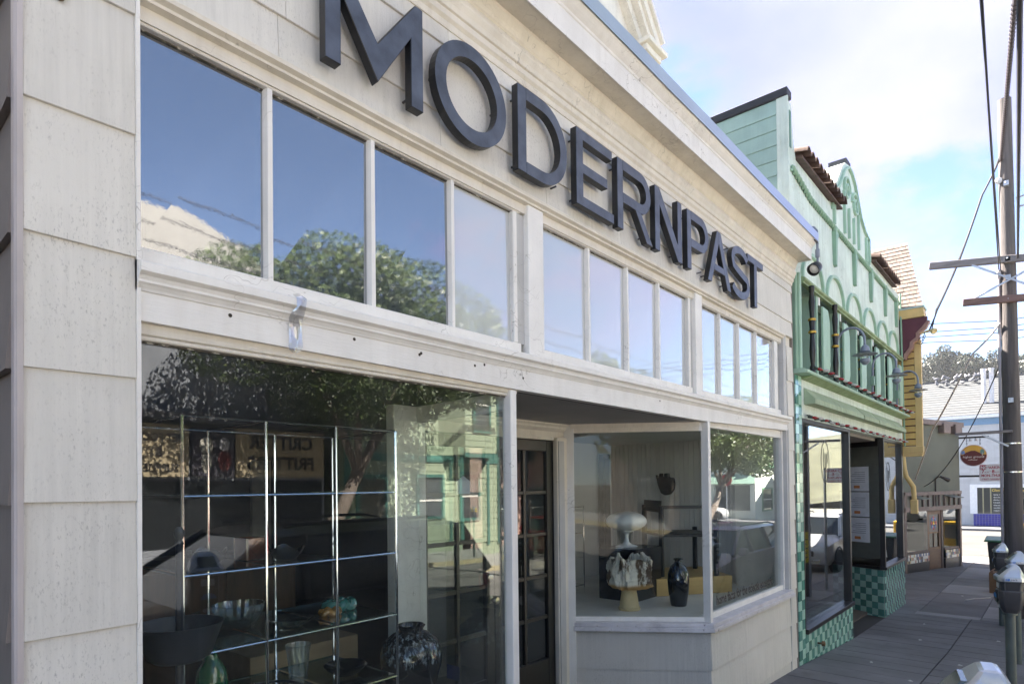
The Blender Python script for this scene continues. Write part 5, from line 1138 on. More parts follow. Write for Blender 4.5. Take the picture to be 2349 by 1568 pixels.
b = MB(); b.box(46.0,46.05,-3.2,1.30,-1.0,-.30); bt = b.build('tile_base', plain('grout_pale', (.45,.48,.58), .8), wh)
TB = MB(); TB.box(0,.012,0,.135,0,.112); tbm = TB.mesh('blue_tile', plain('blue_tile', (.012,.018,.26), .25, rnd=.2))
for i in range(6):
    for j in range(20): put('blue_tile', tbm, bt, (45.985, 1.16-j*.142, -.42-i*.117))
# pigeons along the ridge and on the slope
pg = MB()
pg.lathe([(0,-.15),(.03,-.13),(.06,-.06),(.075,.0),(.06,.07),(.035,.11),(.0,.14)], (0,0,.13), 10, 1, 1)
pmesh = None
def pigeon_mesh():
    q = MB()
    for t_, r_, z_ in (): pass
    body = [(-.17,.004,.17),(-.12,.03,.165),(-.06,.065,.155),(.0,.08,.15),(.06,.07,.17),(.10,.045,.21),(.125,.036,.245),(.145,.038,.275),(.165,.03,.285),(.185,.010,.28),(.205,.003,.275)]
    q.tube([(x_,0,z_) for x_, r_, z_ in body], [r_ for x_, r_, z_ in body], 10)
    q.tube([(.0,.025,.09),(.0,.025,0)], .006, 5); q.tube([(.0,-.025,.09),(.0,-.025,0)], .006, 5); return q.mesh('pigeon', plain('pigeon_grey', (.14,.14,.16), .7, rnd=.5), True)
PM = pigeon_mesh(); rr = random.Random(3)
spots = [(50.95,y_,8.42) for y_ in (3.55,3.2,2.95,2.5,2.3,1.9,1.75,1.4,1.25,.95,.2)]
spots += [(45.7+5.3*f,y_,5.56+2.79*f+.03) for f, y_ in ((.86,3.45),(.9,3.1),(.80,2.85),(.88,2.6),(.84,2.05),(.9,1.6),(.86,1.35))]
for i, (x_, y_, z_) in enumerate(spots):
    o = put('pigeon', PM, None, (x_, y_, z_)); o.rotation_euler = (0,0,rr.uniform(0,6.3)); o.scale = (1.25,)*3; tag(o, 'dark grey pigeon perched on the ridge of the white house' if i < 11 else 'dark grey pigeon standing on the shingles below the ridge', 'pigeon', 'pigeons on the white house ridge' if i < 11 else 'pigeons on the white house shingles')
# ------------------------------------------------------------------ utility pole, wires, sign, meters, bins
pole_m = mat('pole_wood', (.105,.092,.092), .9, .3, 3, .9, 18, streak=.7, dirt=(.05,.042,.04), stretch=(6,6,.3), bstretch=(6,6,.25), bdist=.012)
arm_m = mat('arm_wood', (.20,.18,.18), .85, .25, 4, .5, 25, stretch=(6,.5,6), bstretch=(6,.4,6))
arm_red = mat('arm_redwood', (.19,.115,.10), .85, .25, 4, .5, 25, stretch=(6,.5,6), bstretch=(6,.4,6))
galv = mat('galvanised', (.45,.47,.52), .4, .15, 8, .1, 40, metal=.7)
up = thing('utility_pole', 'tall weathered wooden utility pole with crossarms at the kerb', 'utility pole', (14,-1.70,-.72))
t = MB(); t.tube([(14,-1.705,-.9),(14,-1.705,1.5),(14,-1.70,5),(14,-1.70,8.45)], [.145,.132,.115,.098], 20); t.build('pole', pole_m, up, smooth=True, sharp=60)
def beam(name, p, q, w_, h, m, parent=up):
    p, q = Vector(p), Vector(q); dv = (q-p).normalized(); sd = Vector((1,0,0))*w_/2; u_ = dv.cross(Vector((1,0,0))).normalized()*h/2
    if u_.z < 0: u_ = -u_
    t = MB(); t.hexa([p-sd-u_, p+sd-u_, q+sd-u_, q-sd-u_, p-sd+u_, p+sd+u_, q+sd+u_, q-sd+u_]); return t.build(name, m, parent, bevel=.006)
beam('crossarm', (13.86,-.56,5.72), (13.86,-2.85,5.42), .09, .12, arm_m); beam('crossarm', (13.84,-1.06,4.93), (13.84,-2.4,4.80), .09, .12, arm_red); beam('crossarm', (13.85,-.90,2.55), (13.85,-1.72,2.56), .05,.05, arm_m)
for p, q in (((13.82,-1.20,5.58),(13.83,-1.98,5.05)),((13.82,-2.2,5.42),(13.83,-1.14,4.93)),((13.82,-1.30,2.52),(13.86,-1.66,2.30))): beam('brace', p, q, .012, .035, galv)
for z_ in (5.57,4.86,6.9,5.25,3.1): 
    t = MB(); t.box(13.855-.04,13.90,-1.74,-1.67,z_-.04,z_+.04); t.lathe([(.018,0),(.018,.02)], (13.81,-1.70,z_), 6); t.build('bolt_plate', galv, up)
for z_ in (1.85,2.35): 
    t = MB(); t.lathe([(.134,-.012),(.136,-.012),(.136,.012),(.134,.012)], (14,-1.703,z_), 24); t.build('steel_band', plain('band_steel', (.7,.7,.7), .25, .9), up, smooth=True)
t = MB(); t.lathe([(.02,.05),(.05,.03),(.055,-.02),(.03,-.05),(.02,-.06)], (13.90,-1.60,7.0), 14); t.build('insulator', plain('porcelain', (.62,.60,.62), .25), up, smooth=True)
t = MB(); t.lathe([(.02,.08),(.035,.06),(.035,-.05),(.02,-.08)], (13.95,-1.575,5.35), 12); t.build('insulator', MATS['porcelain'], up, smooth=True)
t = MB(); t.tube([(14,-1.83,6.65),(14,-1.98,6.68),(14,-1.99,6.50),(14,-1.84,6.50)], .018, 6); t.build('pole_step', galv, up)
t = MB(); t.tube([(13.97,-1.545,-.7),(13.97,-1.55,2),(13.96,-1.56,4.2),(13.95,-1.575,5.3)], .022, 8); t.build('conduit', plain('conduit_grey', (.35,.33,.36), .5), up, smooth=True)
cable = plain('cable_black', (.012,.010,.014), .6)
def wire_(label, pts, rad, n=24, sag=0., m=cable, name='overhead_wire', grp='overhead wires'):
    P = []
    for a, c in zip(pts, pts[1:]):
        a, c = Vector(a), Vector(c)
        for i in range(n): f = i/n; p = a.lerp(c, f); p.z -= 4*sag*f*(1-f); P.append(p)
    P.append(Vector(pts[-1])); t = MB(); t.tube(P, rad, 6); return tag(t.build(name, m, None, smooth=True), label, 'wire', grp)
wire_('left one of twin thin wires rising from the utility pole insulator', [(13.95,-1.575,5.42),(5,-1.918,4.83),(-10,-2.5,5.5)], .009)
wire_('right one of twin thin wires rising from the utility pole insulator', [(13.95,-1.60,5.42),(5,-1.913,4.85),(-10,-2.48,5.55)], .008)
P = [Vector((13.9,-1.64,7.35)).lerp(Vector((8,-2.015,6.55)), i/60) for i in range(61)]+[Vector((8,-2.015,6.55)).lerp(Vector((-8,-2.4,7.2)), i/10) for i in range(1,11)]
t = MB(); t.tube(P, .022, 6)
for i in range(0,60,1):
    p = P[i]; t.tube([p+Vector((0,.028*math.cos(a_),.028*math.sin(a_)))+Vector((.02,0,0))*a_/6 for a_ in [k_*1.05 for k_ in range(7)]], .005, 4, False)
tag(t.build('overhead_cable', plain('lashed_cable', (.06,.045,.05), .6), None, smooth=True), 'thick spiral lashed cable climbing from the utility pole top', 'cable', 'overhead wires')
wire_('heavy straight black cable beside the utility pole', [(13.86,-1.84,5.56),(5,-2.108,4.74),(-8,-2.5,5.6)], .017, name='overhead_cable')
wire_('slack black service drop from the pole to the yellow eave', [(13.9,-1.63,7.40),(14.0,-1.36,6.86),(14.1,-1.00,5.80),(14.25,-.62,4.96),(14.38,-.47,4.62)], .014, 8, .02, name='service_drop')
wire_('second twisted service drop ending at the eave flood lamp', [(13.9,-1.62,7.42),(14.02,-1.34,6.84),(14.14,-.98,5.82),(14.28,-.60,4.98),(14.40,-.50,4.60)], .009, 8, .035, name='service_drop')
pale = plain('cable_pale', (.55,.52,.54), .5)
wire_('pale thick cable slanting from the pole to the sage coffee bar', [(13.9,-1.58,4.48),(14.2,-1.16,4.05),(15.6,-.34,2.75),(17.6,.25,1.75)], .016, 10, .03, pale, 'service_drop')
wire_('thin dark cable slanting down from the pole past the coffee bar', [(13.95,-1.56,3.75),(17,-.60,2.30),(20.5,.45,1.55)], .010, 14, .10, name='service_drop')
for i, (z0, z1) in enumerate(((8.05,7.75),(7.72,7.50),(7.52,7.30),(7.30,7.02))):
    wire_(['topmost','second','third','lowest'][i]+' of four level wires crossing the sky behind the pole', [(30,9,z0+.5),(30,1.4,z0),(30,-.95,z1),(30,-14,z1+.2)], .016, 10)
for i in range(5):
    wire_(['highest','second highest','middle','second lowest','lowest'][i]+' street wire strung high along the far pavement', [(-30,-9.4-.3*i,7.6-.35*i),(4,-9.4-.3*i,6.9-.35*i),(44,-9.4-.3*i,6.8-.35*i)], .014, 16, .35)
# no parking sign
redp = plain('sign_red', (.42,.015,.05), .5); whp = mat('sign_white', (.78,.78,.80), .4, .04, 5, 0, 10)
ns = thing('no_parking_sign', 'white no parking street cleaning sign with red lettering', 'sign', (15.25,-1.56,-.73))
t = MB(); t.tube([(15.25,-1.56,-.75),(15.25,-1.56,2.02)], .030, 12); t.build('post', galv, ns, smooth=True)
def rrect(y0, y1, z0, z1, r_, x0, x1, m, nm, par):
    pts = []
    for cy_, cz_, a0 in ((y0+r_,z0+r_,180),(y1-r_,z0+r_,270),(y1-r_,z1-r_,0),(y0+r_,z1-r_,90)):
        pts += [(cy_+r_*math.cos(R(a0+k_*22.5)), cz_+r_*math.sin(R(a0+k_*22.5))) for k_ in range(5)]
    q = MB(); q.prism(pts, x0, x1, 'x'); return q.build(nm, m, par)
sb = rrect(-1.505,-1.150,1.69,2.02,.03,15.20,15.204,whp,'sign_plate',ns)
rrect(-1.497,-1.158,1.698,2.012,.025,15.1975,15.1998,redp,'sign_border',sb); rrect(-1.492,-1.163,1.703,2.007,.022,15.1965,15.1974,whp,'sign_face',sb)
q = MB(); q.box(15.1955,15.1964,-1.262,-1.166,1.918,2.003); q.build('red_panel', redp, sb)
RT = (R(90),0,R(-90))
text('NO', .092, whp, sb, (15.195,-1.172,1.927), RT, offset=.003, sx=.82); text('PARKING', .070, redp, sb, (15.196,-1.270,1.933), RT, offset=.002, sx=.88)
text('7', .088, redp, sb, (15.196,-1.185,1.850), RT, offset=.002); text('A.M.', .040, redp, sb, (15.196,-1.232,1.852), RT); text('TO', .022, redp, sb, (15.196,-1.305,1.875), RT)
text('8', .088, redp, sb, (15.196,-1.345,1.850), RT, offset=.002); text('A.M.', .040, redp, sb, (15.196,-1.395,1.852), RT)
text('MON', .068, redp, sb, (15.196,-1.180,1.778), RT, offset=.002, sx=.85); text('AND', .026, redp, sb, (15.196,-1.298,1.782), RT); text('THUR', .068, redp, sb, (15.196,-1.345,1.778), RT, offset=.002, sx=.80)
text('STREET CLEANING', .040, redp, sb, (15.196,-1.185,1.718), RT, offset=.001, sx=.87)
# parking meters
mdark = mat('meter_dark', (.055,.055,.06), .45, .15, 8, .2, 60); msil = mat('meter_silver', (.50,.53,.58), .28, .08, 8, .1, 40, metal=.75); mscr = plain('meter_screen', (.05,.06,.055), .12)
mpole = mat('meter_pole', (.10,.125,.115), .5, .2, 6, .2, 50, patch=.3)
def meter(x_, y_, ztop, label, rz):
    m_ = thing('parking_meter', label, 'parking meter', (x_, y_, gz(x_)), group='parking meters along the kerb', local=True, rz=rz)
    m_.scale = (1.2,1.2,1); H = ztop-gz(x_); zh = H-.44
    t = MB(); t.lathe([(.032,0),(.032,zh-.02),(.044,zh-.018),(.044,zh+.03)], (0,0,0), 14); t.build('pole', mpole, m_, smooth=True, sharp=40)
    def shell(rows, nm, m):       # rows: z, halfwidth x, y0, y1
        q = MB()
        for z_, hx, y0, y1 in rows:
            c_ = min(hx, (y1-y0)/2)*.35
            for a, b_ in ((-hx+c_,y0),(hx-c_,y0),(hx,y0+c_),(hx,y1-c_),(hx-c_,y1),(-hx+c_,y1),(-hx,y1-c_),(-hx,y0+c_)): q.v.append((a,b_,zh+z_))
        for j in range(len(rows)-1):
            for i in range(8): q.f.append((j*8+i, j*8+(i+1)%8, (j+1)*8+(i+1)%8, (j+1)*8+i))
        q.f.append(tuple(range(8))[::-1]); q.f.append(tuple((len(rows)-1)*8+i for i in range(8))); return q.build(nm, m, m_, bevel=.005, smooth=True, sharp=30)
    bd = shell([(.0,.045,-.045,.045),(.05,.072,-.065,.065),(.14,.085,-.078,.08),(.20,.085,-.078,.078),(.205,.078,-.070,.066),(.285,.086,-.076,.072)], 'housing', mdark)
    dm = shell([(.286,.090,-.082,.084),(.325,.090,-.084,.090),(.345,.084,-.080,.070),(.415,.062,-.055,.010),(.440,.036,-.040,-.010)], 'dome', msil)
    q = MB(); q.hexa([(-.055,.072,zh+.343),(.055,.072,zh+.343),(.055,.060,zh+.343),(-.055,.060,zh+.343),(-.042,.022,zh+.412),(.042,.022,zh+.412),(.042,.010,zh+.412),(-.042,.010,zh+.412)]); q.build('screen', mscr, dm)
    q = MB(); q.lathe([(.048,0),(.048,.008),(.035,.012),(0,.012)], (0,0,0), 20); o = q.build('coin_dial', plain('dial_black', (.02,.02,.022), .3), bd, loc=(0,.076,zh+.135)); o.rotation_euler = (R(-90),0,0)
    q = MB(); q.prism([(.040*math.cos(R(a)), zh+.137+.040*math.sin(R(a))) for a in range(0,181,20)], .089, .0905, 'y'); q.build('blue_arc', plain('dial_blue', (.02,.22,.55), .4), bd)
    q = MB(); q.box(-.035,.035,.071,.0735,zh+.222,zh+.268); q.build('label_plate', plain('label_white', (.7,.7,.7), .5), bd)
    q = MB(); q.box(-.030,.012,.0660,.0700,zh+.272,zh+.284); q.build('card_slot', plain('slot_blue', (.05,.2,.5), .4), bd)
    q = MB(); q.box(-.024,.024,.066,.0685,zh+.045,zh+.085); q.build('number_plate', MATS['label_white'], bd)
    for s_ in (-1,1):
        q = MB(); q.box(s_*.0915-.0006,s_*.0915+.0006,-.055,.045,zh+.296,zh+.322); st2 = q.build('side_sticker', plain('sticker_white', (.75,.77,.80), .4), dm)
        q = MB(); q.box(s_*.0925-.0004,s_*.0925+.0004,(.016 if s_ < 0 else -.052),(.042 if s_ < 0 else -.026),zh+.299,zh+.319); q.build('blue_patch', plain('sf_blue', (.04,.20,.62), .4), dm)
        text('SF', .020, MATS['sticker_white'], dm, (s_*.0932,(.040 if s_ < 0 else -.050),zh+.303), (R(90),0,R(-90 if s_ < 0 else 90)), extrude=.0002, sx=.9)
        text('park', .024, plain('ink_navy', (.03,.05,.12), .5), dm, (s_*.0924,(.012 if s_ < 0 else -.022),zh+.303), (R(90),0,R(-90 if s_ < 0 else 90)), extrude=.0002, sx=.95)
    return m_
meter(1.80,-2.055,1.289,'nearest silver domed parking meter, only its dome showing',R(10))
meter(7.20,-1.905,.955,'silver domed parking meter with white sticker in front of the pole',R(14))
meter(9.85,-1.865,.835,'silver domed parking meter just behind the stickered one',R(10))
meter(12.9,-1.565,.685,'small dark parking meter beside the foot of the utility pole',R(6))
# bin, boxes, news rack
card = mat('cardboard', (.20,.115,.065), .85, .15, 5, .2, 40, patch=.3)
cx1 = thing('cardboard_box', 'brown cardboard box with open flaps on the pavement by the pole', 'box', (17.3,-1.33,gz(17.3)))
g_ = gz(17.3); b = MB(); b.box(17.1,17.5,-1.52,-1.15,g_,g_+.44); b.build('carton', card, cx1, bevel=.006)
b = MB(); b.hexa([(17.1,-1.52,g_+.44),(17.5,-1.52,g_+.44),(17.5,-1.50,g_+.44),(17.1,-1.50,g_+.44),(17.1,-1.60,g_+.53),(17.5,-1.60,g_+.53),(17.5,-1.585,g_+.53),(17.1,-1.585,g_+.53)]); b.hexa([(17.1,-1.17,g_+.44),(17.5,-1.17,g_+.44),(17.5,-1.15,g_+.44),(17.1,-1.15,g_+.44),(17.1,-1.24,g_+.50),(17.5,-1.24,g_+.50),(17.5,-1.22,g_+.50),(17.1,-1.22,g_+.50)]); b.build('flap', card, cx1)
g_ = gz(20); tbn = thing('wheelie_bin', 'black wheeled bin with green lid and white animal stencil', 'bin', (20,-1.25,g_))
b = MB(); b.hexa([(19.72,-1.50,g_+.06),(20.28,-1.50,g_+.06),(20.28,-1.02,g_+.06),(19.72,-1.02,g_+.06),(19.68,-1.55,g_+.95),(20.32,-1.55,g_+.95),(20.32,-.97,g_+.95),(19.68,-.97,g_+.95)]); b.build('bin_body', plain('bin_black', (.02,.02,.022), .5), tbn, bevel=.02)
b = MB(); b.hexa([(19.64,-1.58,g_+.95),(20.36,-1.58,g_+.95),(20.36,-.90,g_+.95),(19.64,-.90,g_+.95),(19.66,-1.56,g_+1.0),(20.34,-1.56,g_+1.06),(20.34,-.92,g_+1.06),(19.66,-.92,g_+1.0)]); b.build('bin_lid', plain('bin_green', (.03,.12,.06), .4), tbn, bevel=.015)
for y_ in (-1.5,-1.02):
    b = MB(); b.lathe([(.09,-.025),(.09,.025)], (0,0,0), 16); o = b.build('wheel', plain('rubber', (.02,.02,.02), .8), tbn, loc=(20.25,y_,g_+.09)); o.rotation_euler = (R(90),0,0)
b = MB(); b.prism([(-1.14,g_+.40),(-1.16,g_+.62),(-1.21,g_+.58),(-1.28,g_+.58),(-1.33,g_+.64),(-1.34,g_+.46),(-1.32,g_+.40),(-1.27,g_+.45),(-1.20,g_+.44)], 19.695, 19.70, 'x'); b.build('stencil', plain('stencil_white', (.75,.75,.73), .7), tbn)
g_ = gz(24.5); nr_ = thing('news_rack', 'yellow newspaper rack behind the foot of the utility pole', 'news rack', (24.5,-1.4,g_))
b = MB(); b.box(24.3,24.7,-1.75,-1.12,g_+.45,g_+1.25); b.build('cabinet', plain('rack_yellow', (.70,.42,.03), .4), nr_, bevel=.02)
b = MB(); b.lathe([(.16,0),(.16,.03),(.035,.05),(.035,.45)], (24.5,-1.43,g_), 14); b.build('pedestal', plain('rack_black', (.03,.03,.03), .5), nr_)
b = MB(); b.box(24.285,24.299,-1.68,-1.20,g_+.70,g_+1.15); b.build('rack_window', plain('rack_dark', (.10,.09,.08), .3), nr_)

# scraps on the pavement
scrap = plain('scrap_pale', (.55,.55,.53), .8)
for x_, y_, a_ in ((8.4,-.55,.4),(9.1,-1.35,1.2),(10.6,-.75,2.0),(7.7,-1.05,.9),(12.1,-.6,.2),(11.3,-1.6,1.5),(16.2,-.75,.7)):
    q = MB(); z_ = gz(x_)+.003; q.hexa([(-.022,-.012,0),(.02,-.015,0),(.024,.012,0),(-.018,.016,0),(-.02,-.010,.004),(.018,-.012,.008),(.02,.010,.003),(-.016,.014,.006)])
    o = q.build('paper_scrap', scrap, None, loc=(x_,y_,z_)); o.rotation_euler = (0,0,a_); tag(o, 'tiny pale paper scrap lying on the grey pavement', 'litter', 'paper scraps on the pavement')
tw = MB(); tw.tube([(15.6,-.85,gz(15.6)+.008),(15.9,-.98,gz(15.9)+.012),(16.3,-1.22,gz(16.3)+.008)], .008, 5); tag(tw.build('pale_stick', scrap, None), 'thin pale stick lying across the pavement near the box', 'stick')
# ------------------------------------------------------------------ across the street (seen in the windows)
def leafmat(name, col, var=.5):
    if name in MATS: return MATS[name]
    k = NT(name); b = k.n('ShaderNodeBsdfPrincipled'); 
    c = k.mix(k.ramp(k.noise(1.6, 5), .3, .7), [x_*(1-var) for x_ in col], [x_*(1+var) for x_ in col])
    c = k.mix(k.math('MULTIPLY', k.ramp(k.noise(14, 3), .55, .75), .6), c, [col[0]*2.6, col[1]*2.1, col[2]*.9])
    k.l(c, b.inputs['Base Color']); b.inputs['Roughness'].default_value = .45
    tl = k.n('ShaderNodeBsdfTranslucent'); k.l(c, tl.inputs['Color']); mx = k.n('ShaderNodeMixShader'); mx.inputs[0].default_value = .25
    k.l(b.outputs[0], mx.inputs[1]); k.l(tl.outputs[0], mx.inputs[2]); k.l(mx.outputs[0], k.out.inputs[0]); MATS[name] = k.m; return k.m
ficus = leafmat('ficus_leaf', (.058,.085,.026)); gumleaf = leafmat('gum_leaf', (.018,.026,.017), .35); pineleaf = leafmat('pine_leaf', (.010,.017,.010), .35)
bark = mat('bark', (.16,.13,.11), .9, .3, 4, .9, 20, stretch=(4,4,.6))
def crown_mesh(name, m, clumps, n, leaf, seed, up_bias=.3):
    rr = random.Random(seed); v = []; f = []
    tot = sum(c[3]*c[4]*c[5] for c in clumps)
    for cx_, cy_, cz_, rx, ry, rz in clumps:
        for _ in range(max(6, int(n*rx*ry*rz/tot))):
            while True:
                p = Vector((rr.uniform(-1,1), rr.uniform(-1,1), rr.uniform(-1,1)))
                if p.length <= 1: break
            p = p.normalized()*(p.length**.42) if p.length > 1e-4 else p
            q = Vector((cx_+p.x*rx, cy_+p.y*ry, cz_+p.z*rz)); s_ = leaf*rr.uniform(.6,1.35)
            nv = (Vector((rr.uniform(-1,1), rr.uniform(-1,1), rr.uniform(-1,1)))+p*.7+Vector((0,0,up_bias))).normalized()
            a = nv.cross(Vector((rr.uniform(-1,1), rr.uniform(-1,1), rr.uniform(-1,1)))).normalized(); b_ = nv.cross(a)
            i = len(v); v += [tuple(q-a*s_*.5), tuple(q+b_*s_*.26), tuple(q+a*s_*.5), tuple(q-b_*s_*.26)]; f.append((i,i+1,i+2,i+3))
    me = bpy.data.meshes.new(name); me.from_pydata(v, [], f); me.materials.append(m); return me
def clumpset(rx, ry, rz, n, cr, seed, flat=.7):
    rr = random.Random(seed); out_ = []
    for _ in range(n):
        while True:
            p = Vector((rr.uniform(-1,1), rr.uniform(-1,1), rr.uniform(-1,1)))
            if .35 < p.length <= 1: break
        s_ = cr*rr.uniform(.6,1.3); out_.append((p.x*rx, p.y*ry, p.z*rz, s_, s_, s_*flat))
    return out_
# street trees
def street_tree(label, base, lean, ccen, cr, seed, nl=15000, leaf=.17, grp='trees along the far pavement'):
    t_ = thing('street_tree', label, 'tree', base, group=grp)
    B_ = Vector(base); C_ = Vector(ccen); q = MB(); fork = B_.lerp(C_, .45)+Vector(lean)
    q.tube([B_-Vector((0,0,.2)), B_+Vector((lean[0]*.1,0,.6)), B_.lerp(fork,.6), fork], [.24,.20,.17,.15], 12)
    rr = random.Random(seed)
    for i in range(6):
        a = i*1.05+rr.uniform(-.3,.3); e_ = C_+Vector((math.cos(a)*cr[0]*.6, math.sin(a)*cr[1]*.6, rr.uniform(-.1,.5)*cr[2])); mid = fork.lerp(e_, .5)+Vector((0,0,.25))
        q.tube([fork-Vector((0,0,.1)), mid, e_], [.10,.065,.02], 8)
    q.build('trunk', bark, t_, smooth=True)
    cl = clumpset(cr[0]*.82, cr[1]*.82, cr[2]*.82, 42, min(cr)*.42, seed)
    put('crown', crown_mesh('crown', ficus, cl, nl, leaf, seed), t_, ccen)
    return t_
street_tree('big round street tree mirrored in the large shop window', (8.0,-11.0,gz(8)), (.6,0,.1), (9.6,-11.0,5.05), (4.3,2.9,2.45), 11, 62000, .10)
street_tree('street tree at the far corner mirrored in the right display', (31.0,-11.3,-1.0), (.5,0,.2), (34.8,-11.3,4.2), (5.2,3.2,2.3), 12, 22000, .17)
street_tree('second street tree past the green house across the road', (21.5,-11.2,gz(21.5)), (.2,0,.2), (22.0,-11.2,4.9), (2.9,2.4,2.1), 13, 9000, .2)
street_tree('dense street tree up the road mirrored in the entrance glass', (-5.5,-10.9,gz(-5.5)), (.2,0,.2), (-5.5,-10.9,4.6), (4.2,2.8,2.7), 14, 14000, .22)
# pet supply shop
greyw = mat('grey_stucco', (.20,.21,.24), .85, .12, 2, .4, 50); whst = mat('white_stucco', (.165,.16,.15), .85, .08, 3, .6, 30)
ps = thing('pet_shop', 'grey shop with white curved parapet across the road', 'building', (6,-13.2,gz(6)))
b = MB(); b.box(-1.5,9.7,-20,-13.2,-.3,6.3); b.build('wall', greyw, ps)
b = MB(); b.prism([(-1.5,6.3),(9.7,6.3),(9.7,6.75),(8.9,7.0),(8.4,7.35),(7.9,7.75),(7.2,8.05),(6.4,8.25),(5.2,8.40),(4.2,8.5),(3.0,8.4),(1.5,7.9),(.5,7.1),(-1.5,6.8)], -13.5, -13.15, 'y'); b.build('parapet', whst, ps)
x_ = 4.0
while x_ < 9.6:
    q = MB(); q.tube([(x_,-13.10,6.42),(x_,-12.75,6.28)], [.075,.085], 8); q.build('roof_tile', terracotta, ps, smooth=True); x_ += .17
b = MB(); b.box(-1.4,9.6,-13.19,-12.9,3.30,3.50); b.build('shop_cornice', plain('cornice_dark', (.06,.06,.07), .7), ps)
b = MB(); b.box(5.0,9.6,-13.195,-13.17,.35,1.9); b.build('shop_window', glass('pet_glass', 1.0, body=(.02,.022,.025)), ps)
sgn = thing('pet_food_sign', 'tan painted board reading PET FOOD & SUPPLIES', 'sign', (5.4,-13.1,2.0)); tan = mat('sign_tan', (.36,.29,.19), .8, .1, 3)
b = MB(); b.box(4.7,6.02,-13.16,-13.08,2.0,3.22); b.build('sign_board', tan, sgn)
inkd = plain('ink_dark', (.03,.028,.03), .7); RB = (R(90),0,R(180))
text('PET FOOD', .26, inkd, sgn, (5.36,-13.074,2.82), RB, align='CENTER', offset=.006, sx=.85); text('&', .26, inkd, sgn, (5.36,-13.074,2.48), RB, align='CENTER', offset=.006); text('SUPPLIES', .26, inkd, sgn, (5.36,-13.074,2.12), RB, align='CENTER', offset=.006, sx=.85)
sg2 = thing('pet_shop_sign', 'long tan signboard with two rows of heavy dark lettering', 'sign', (8.2,-13.1,2.0))
b = MB(); b.box(7.15,9.62,-13.16,-13.08,2.0,3.22); b.build('sign_board', tan, sg2)
text('CRITTER', .46, inkd, sg2, (8.38,-13.074,2.74), RB, align='CENTER', offset=.015, sx=1.0); text('FRITTERS', .46, inkd, sg2, (8.38,-13.074,2.20), RB, align='CENTER', offset=.015, sx=1.0)
sg3 = thing('animal_panel', 'dark panel with pale painted animal shapes between the tan boards', 'sign', (6.6,-13.1,2.0))
b = MB(); b.box(6.1,7.1,-13.16,-13.08,2.02,3.2); b.build('panel', plain('panel_dark', (.05,.045,.06), .8), sg3)
for cx_, cz_, rx, rz, c_ in ((6.42,2.75,.16,.22,(.45,.42,.36)),(6.42,2.35,.12,.26,(.40,.38,.33)),(6.86,2.8,.13,.18,(.35,.34,.36)),(6.86,2.4,.16,.25,(.14,.03,.03))):
    q = MB(); q.prism([(cx_+rx*math.cos(a_*.4), cz_+rz*math.sin(a_*.4)) for a_ in range(16)], -13.079, -13.07, 'y'); q.build('painted_shape', plain('shape_%d' % int(sum(c_)*1000), c_, .8), sg3)
# green clapboard house
pgreen = mat('pale_green_board', (.33,.39,.27), .6, .08, 3, .2, 30, rnd=.04); tealt = plain('teal_trim', (.06,.17,.14), .5)
gh = thing('green_clapboard_house', 'pale green clapboard house with teal trim across the road', 'house', (13.5,-13,gz(13)))
b = MB(); b.box(10.3,16.9,-20,-13.05,-1,6.6); b.prism([(13.9,-13.06),(16.4,-13.06),(15.9,-12.3),(14.4,-12.3)], 2.75, 6.3, 'z'); b.build('wall', pgreen, gh)
z = -.3
while z < 6.5:
    for x0, x1 in (((10.3,16.9),) if z < 2.6 else ((10.3,13.85),(16.45,16.9))):
        q = MB(); q.hexa([(x0,-13.05,z),(x1,-13.05,z),(x1,-13.015,z),(x0,-13.015,z),(x0,-13.05,z+.205),(x1,-13.05,z+.205),(x1,-13.035,z+.205),(x0,-13.035,z+.205)]); q.build('clapboard', pgreen, gh)
    if z > 2.7:
        q = MB(); q.hexa([(14.4,-12.3,z),(15.9,-12.3,z),(15.88,-12.27,z),(14.42,-12.27,z),(14.4,-12.3,z+.205),(15.9,-12.3,z+.205),(15.89,-12.288,z+.205),(14.41,-12.288,z+.205)]); q.build('clapboard', pgreen, gh)
    z += .208
for x0, x1, y_, z0, z1 in ((10.3,16.9,-12.98,2.50,2.72),(14.35,15.95,-12.24,2.66,2.80),(14.35,15.95,-12.24,6.1,6.3),(10.25,10.42,-12.99,-.4,6.6),(16.76,16.95,-12.99,-.4,6.6),(16.2,16.32,-12.99,-.4,2.5)):
    q = MB(); q.box(x0,x1,-13.06 if y_ < -12.5 else -12.31,y_,z0,z1); q.build('teal_band', tealt, gh)
def winbox(x0, x1, z0, z1, y_, parent=gh, fm=tealt, gm=None):
    q = MB(); q.box(x0-.1,x0,y_-.02,y_+.05,z0-.1,z1+.1); q.box(x1,x1+.1,y_-.02,y_+.05,z0-.1,z1+.1); q.box(x0,x1,y_-.02,y_+.05,z1,z1+.1); q.box(x0,x1,y_-.02,y_+.05,z0-.1,z0); w_ = q.build('window', fm, parent)
    q = MB(); q.box(x0,x1,y_-.012,y_-.002,z0,z1); q.build('pane', gm or glass('house_glass', 1.0, body=(.06,.065,.07)), w_)
    q = MB(); q.box(x0,x1,y_-.001,y_+.02,(z0+z1)/2-.03,(z0+z1)/2+.03); q.build('sash_bar', plain('sash_white', (.7,.68,.64), .6), w_); return w_
winbox(14.85,15.5,3.6,5.3,-12.26); winbox(11.3,12.3,3.7,5.4,-13.0); winbox(13.0,14.0,.5,2.0,-13.0); winbox(14.9,15.7,.6,2.1,-13.0)
q = MB(); q.box(10.75,11.65,-13.03,-12.99,-.6,1.95); dd = q.build('door', plain('door_olive', (.10,.10,.08), .6), gh)
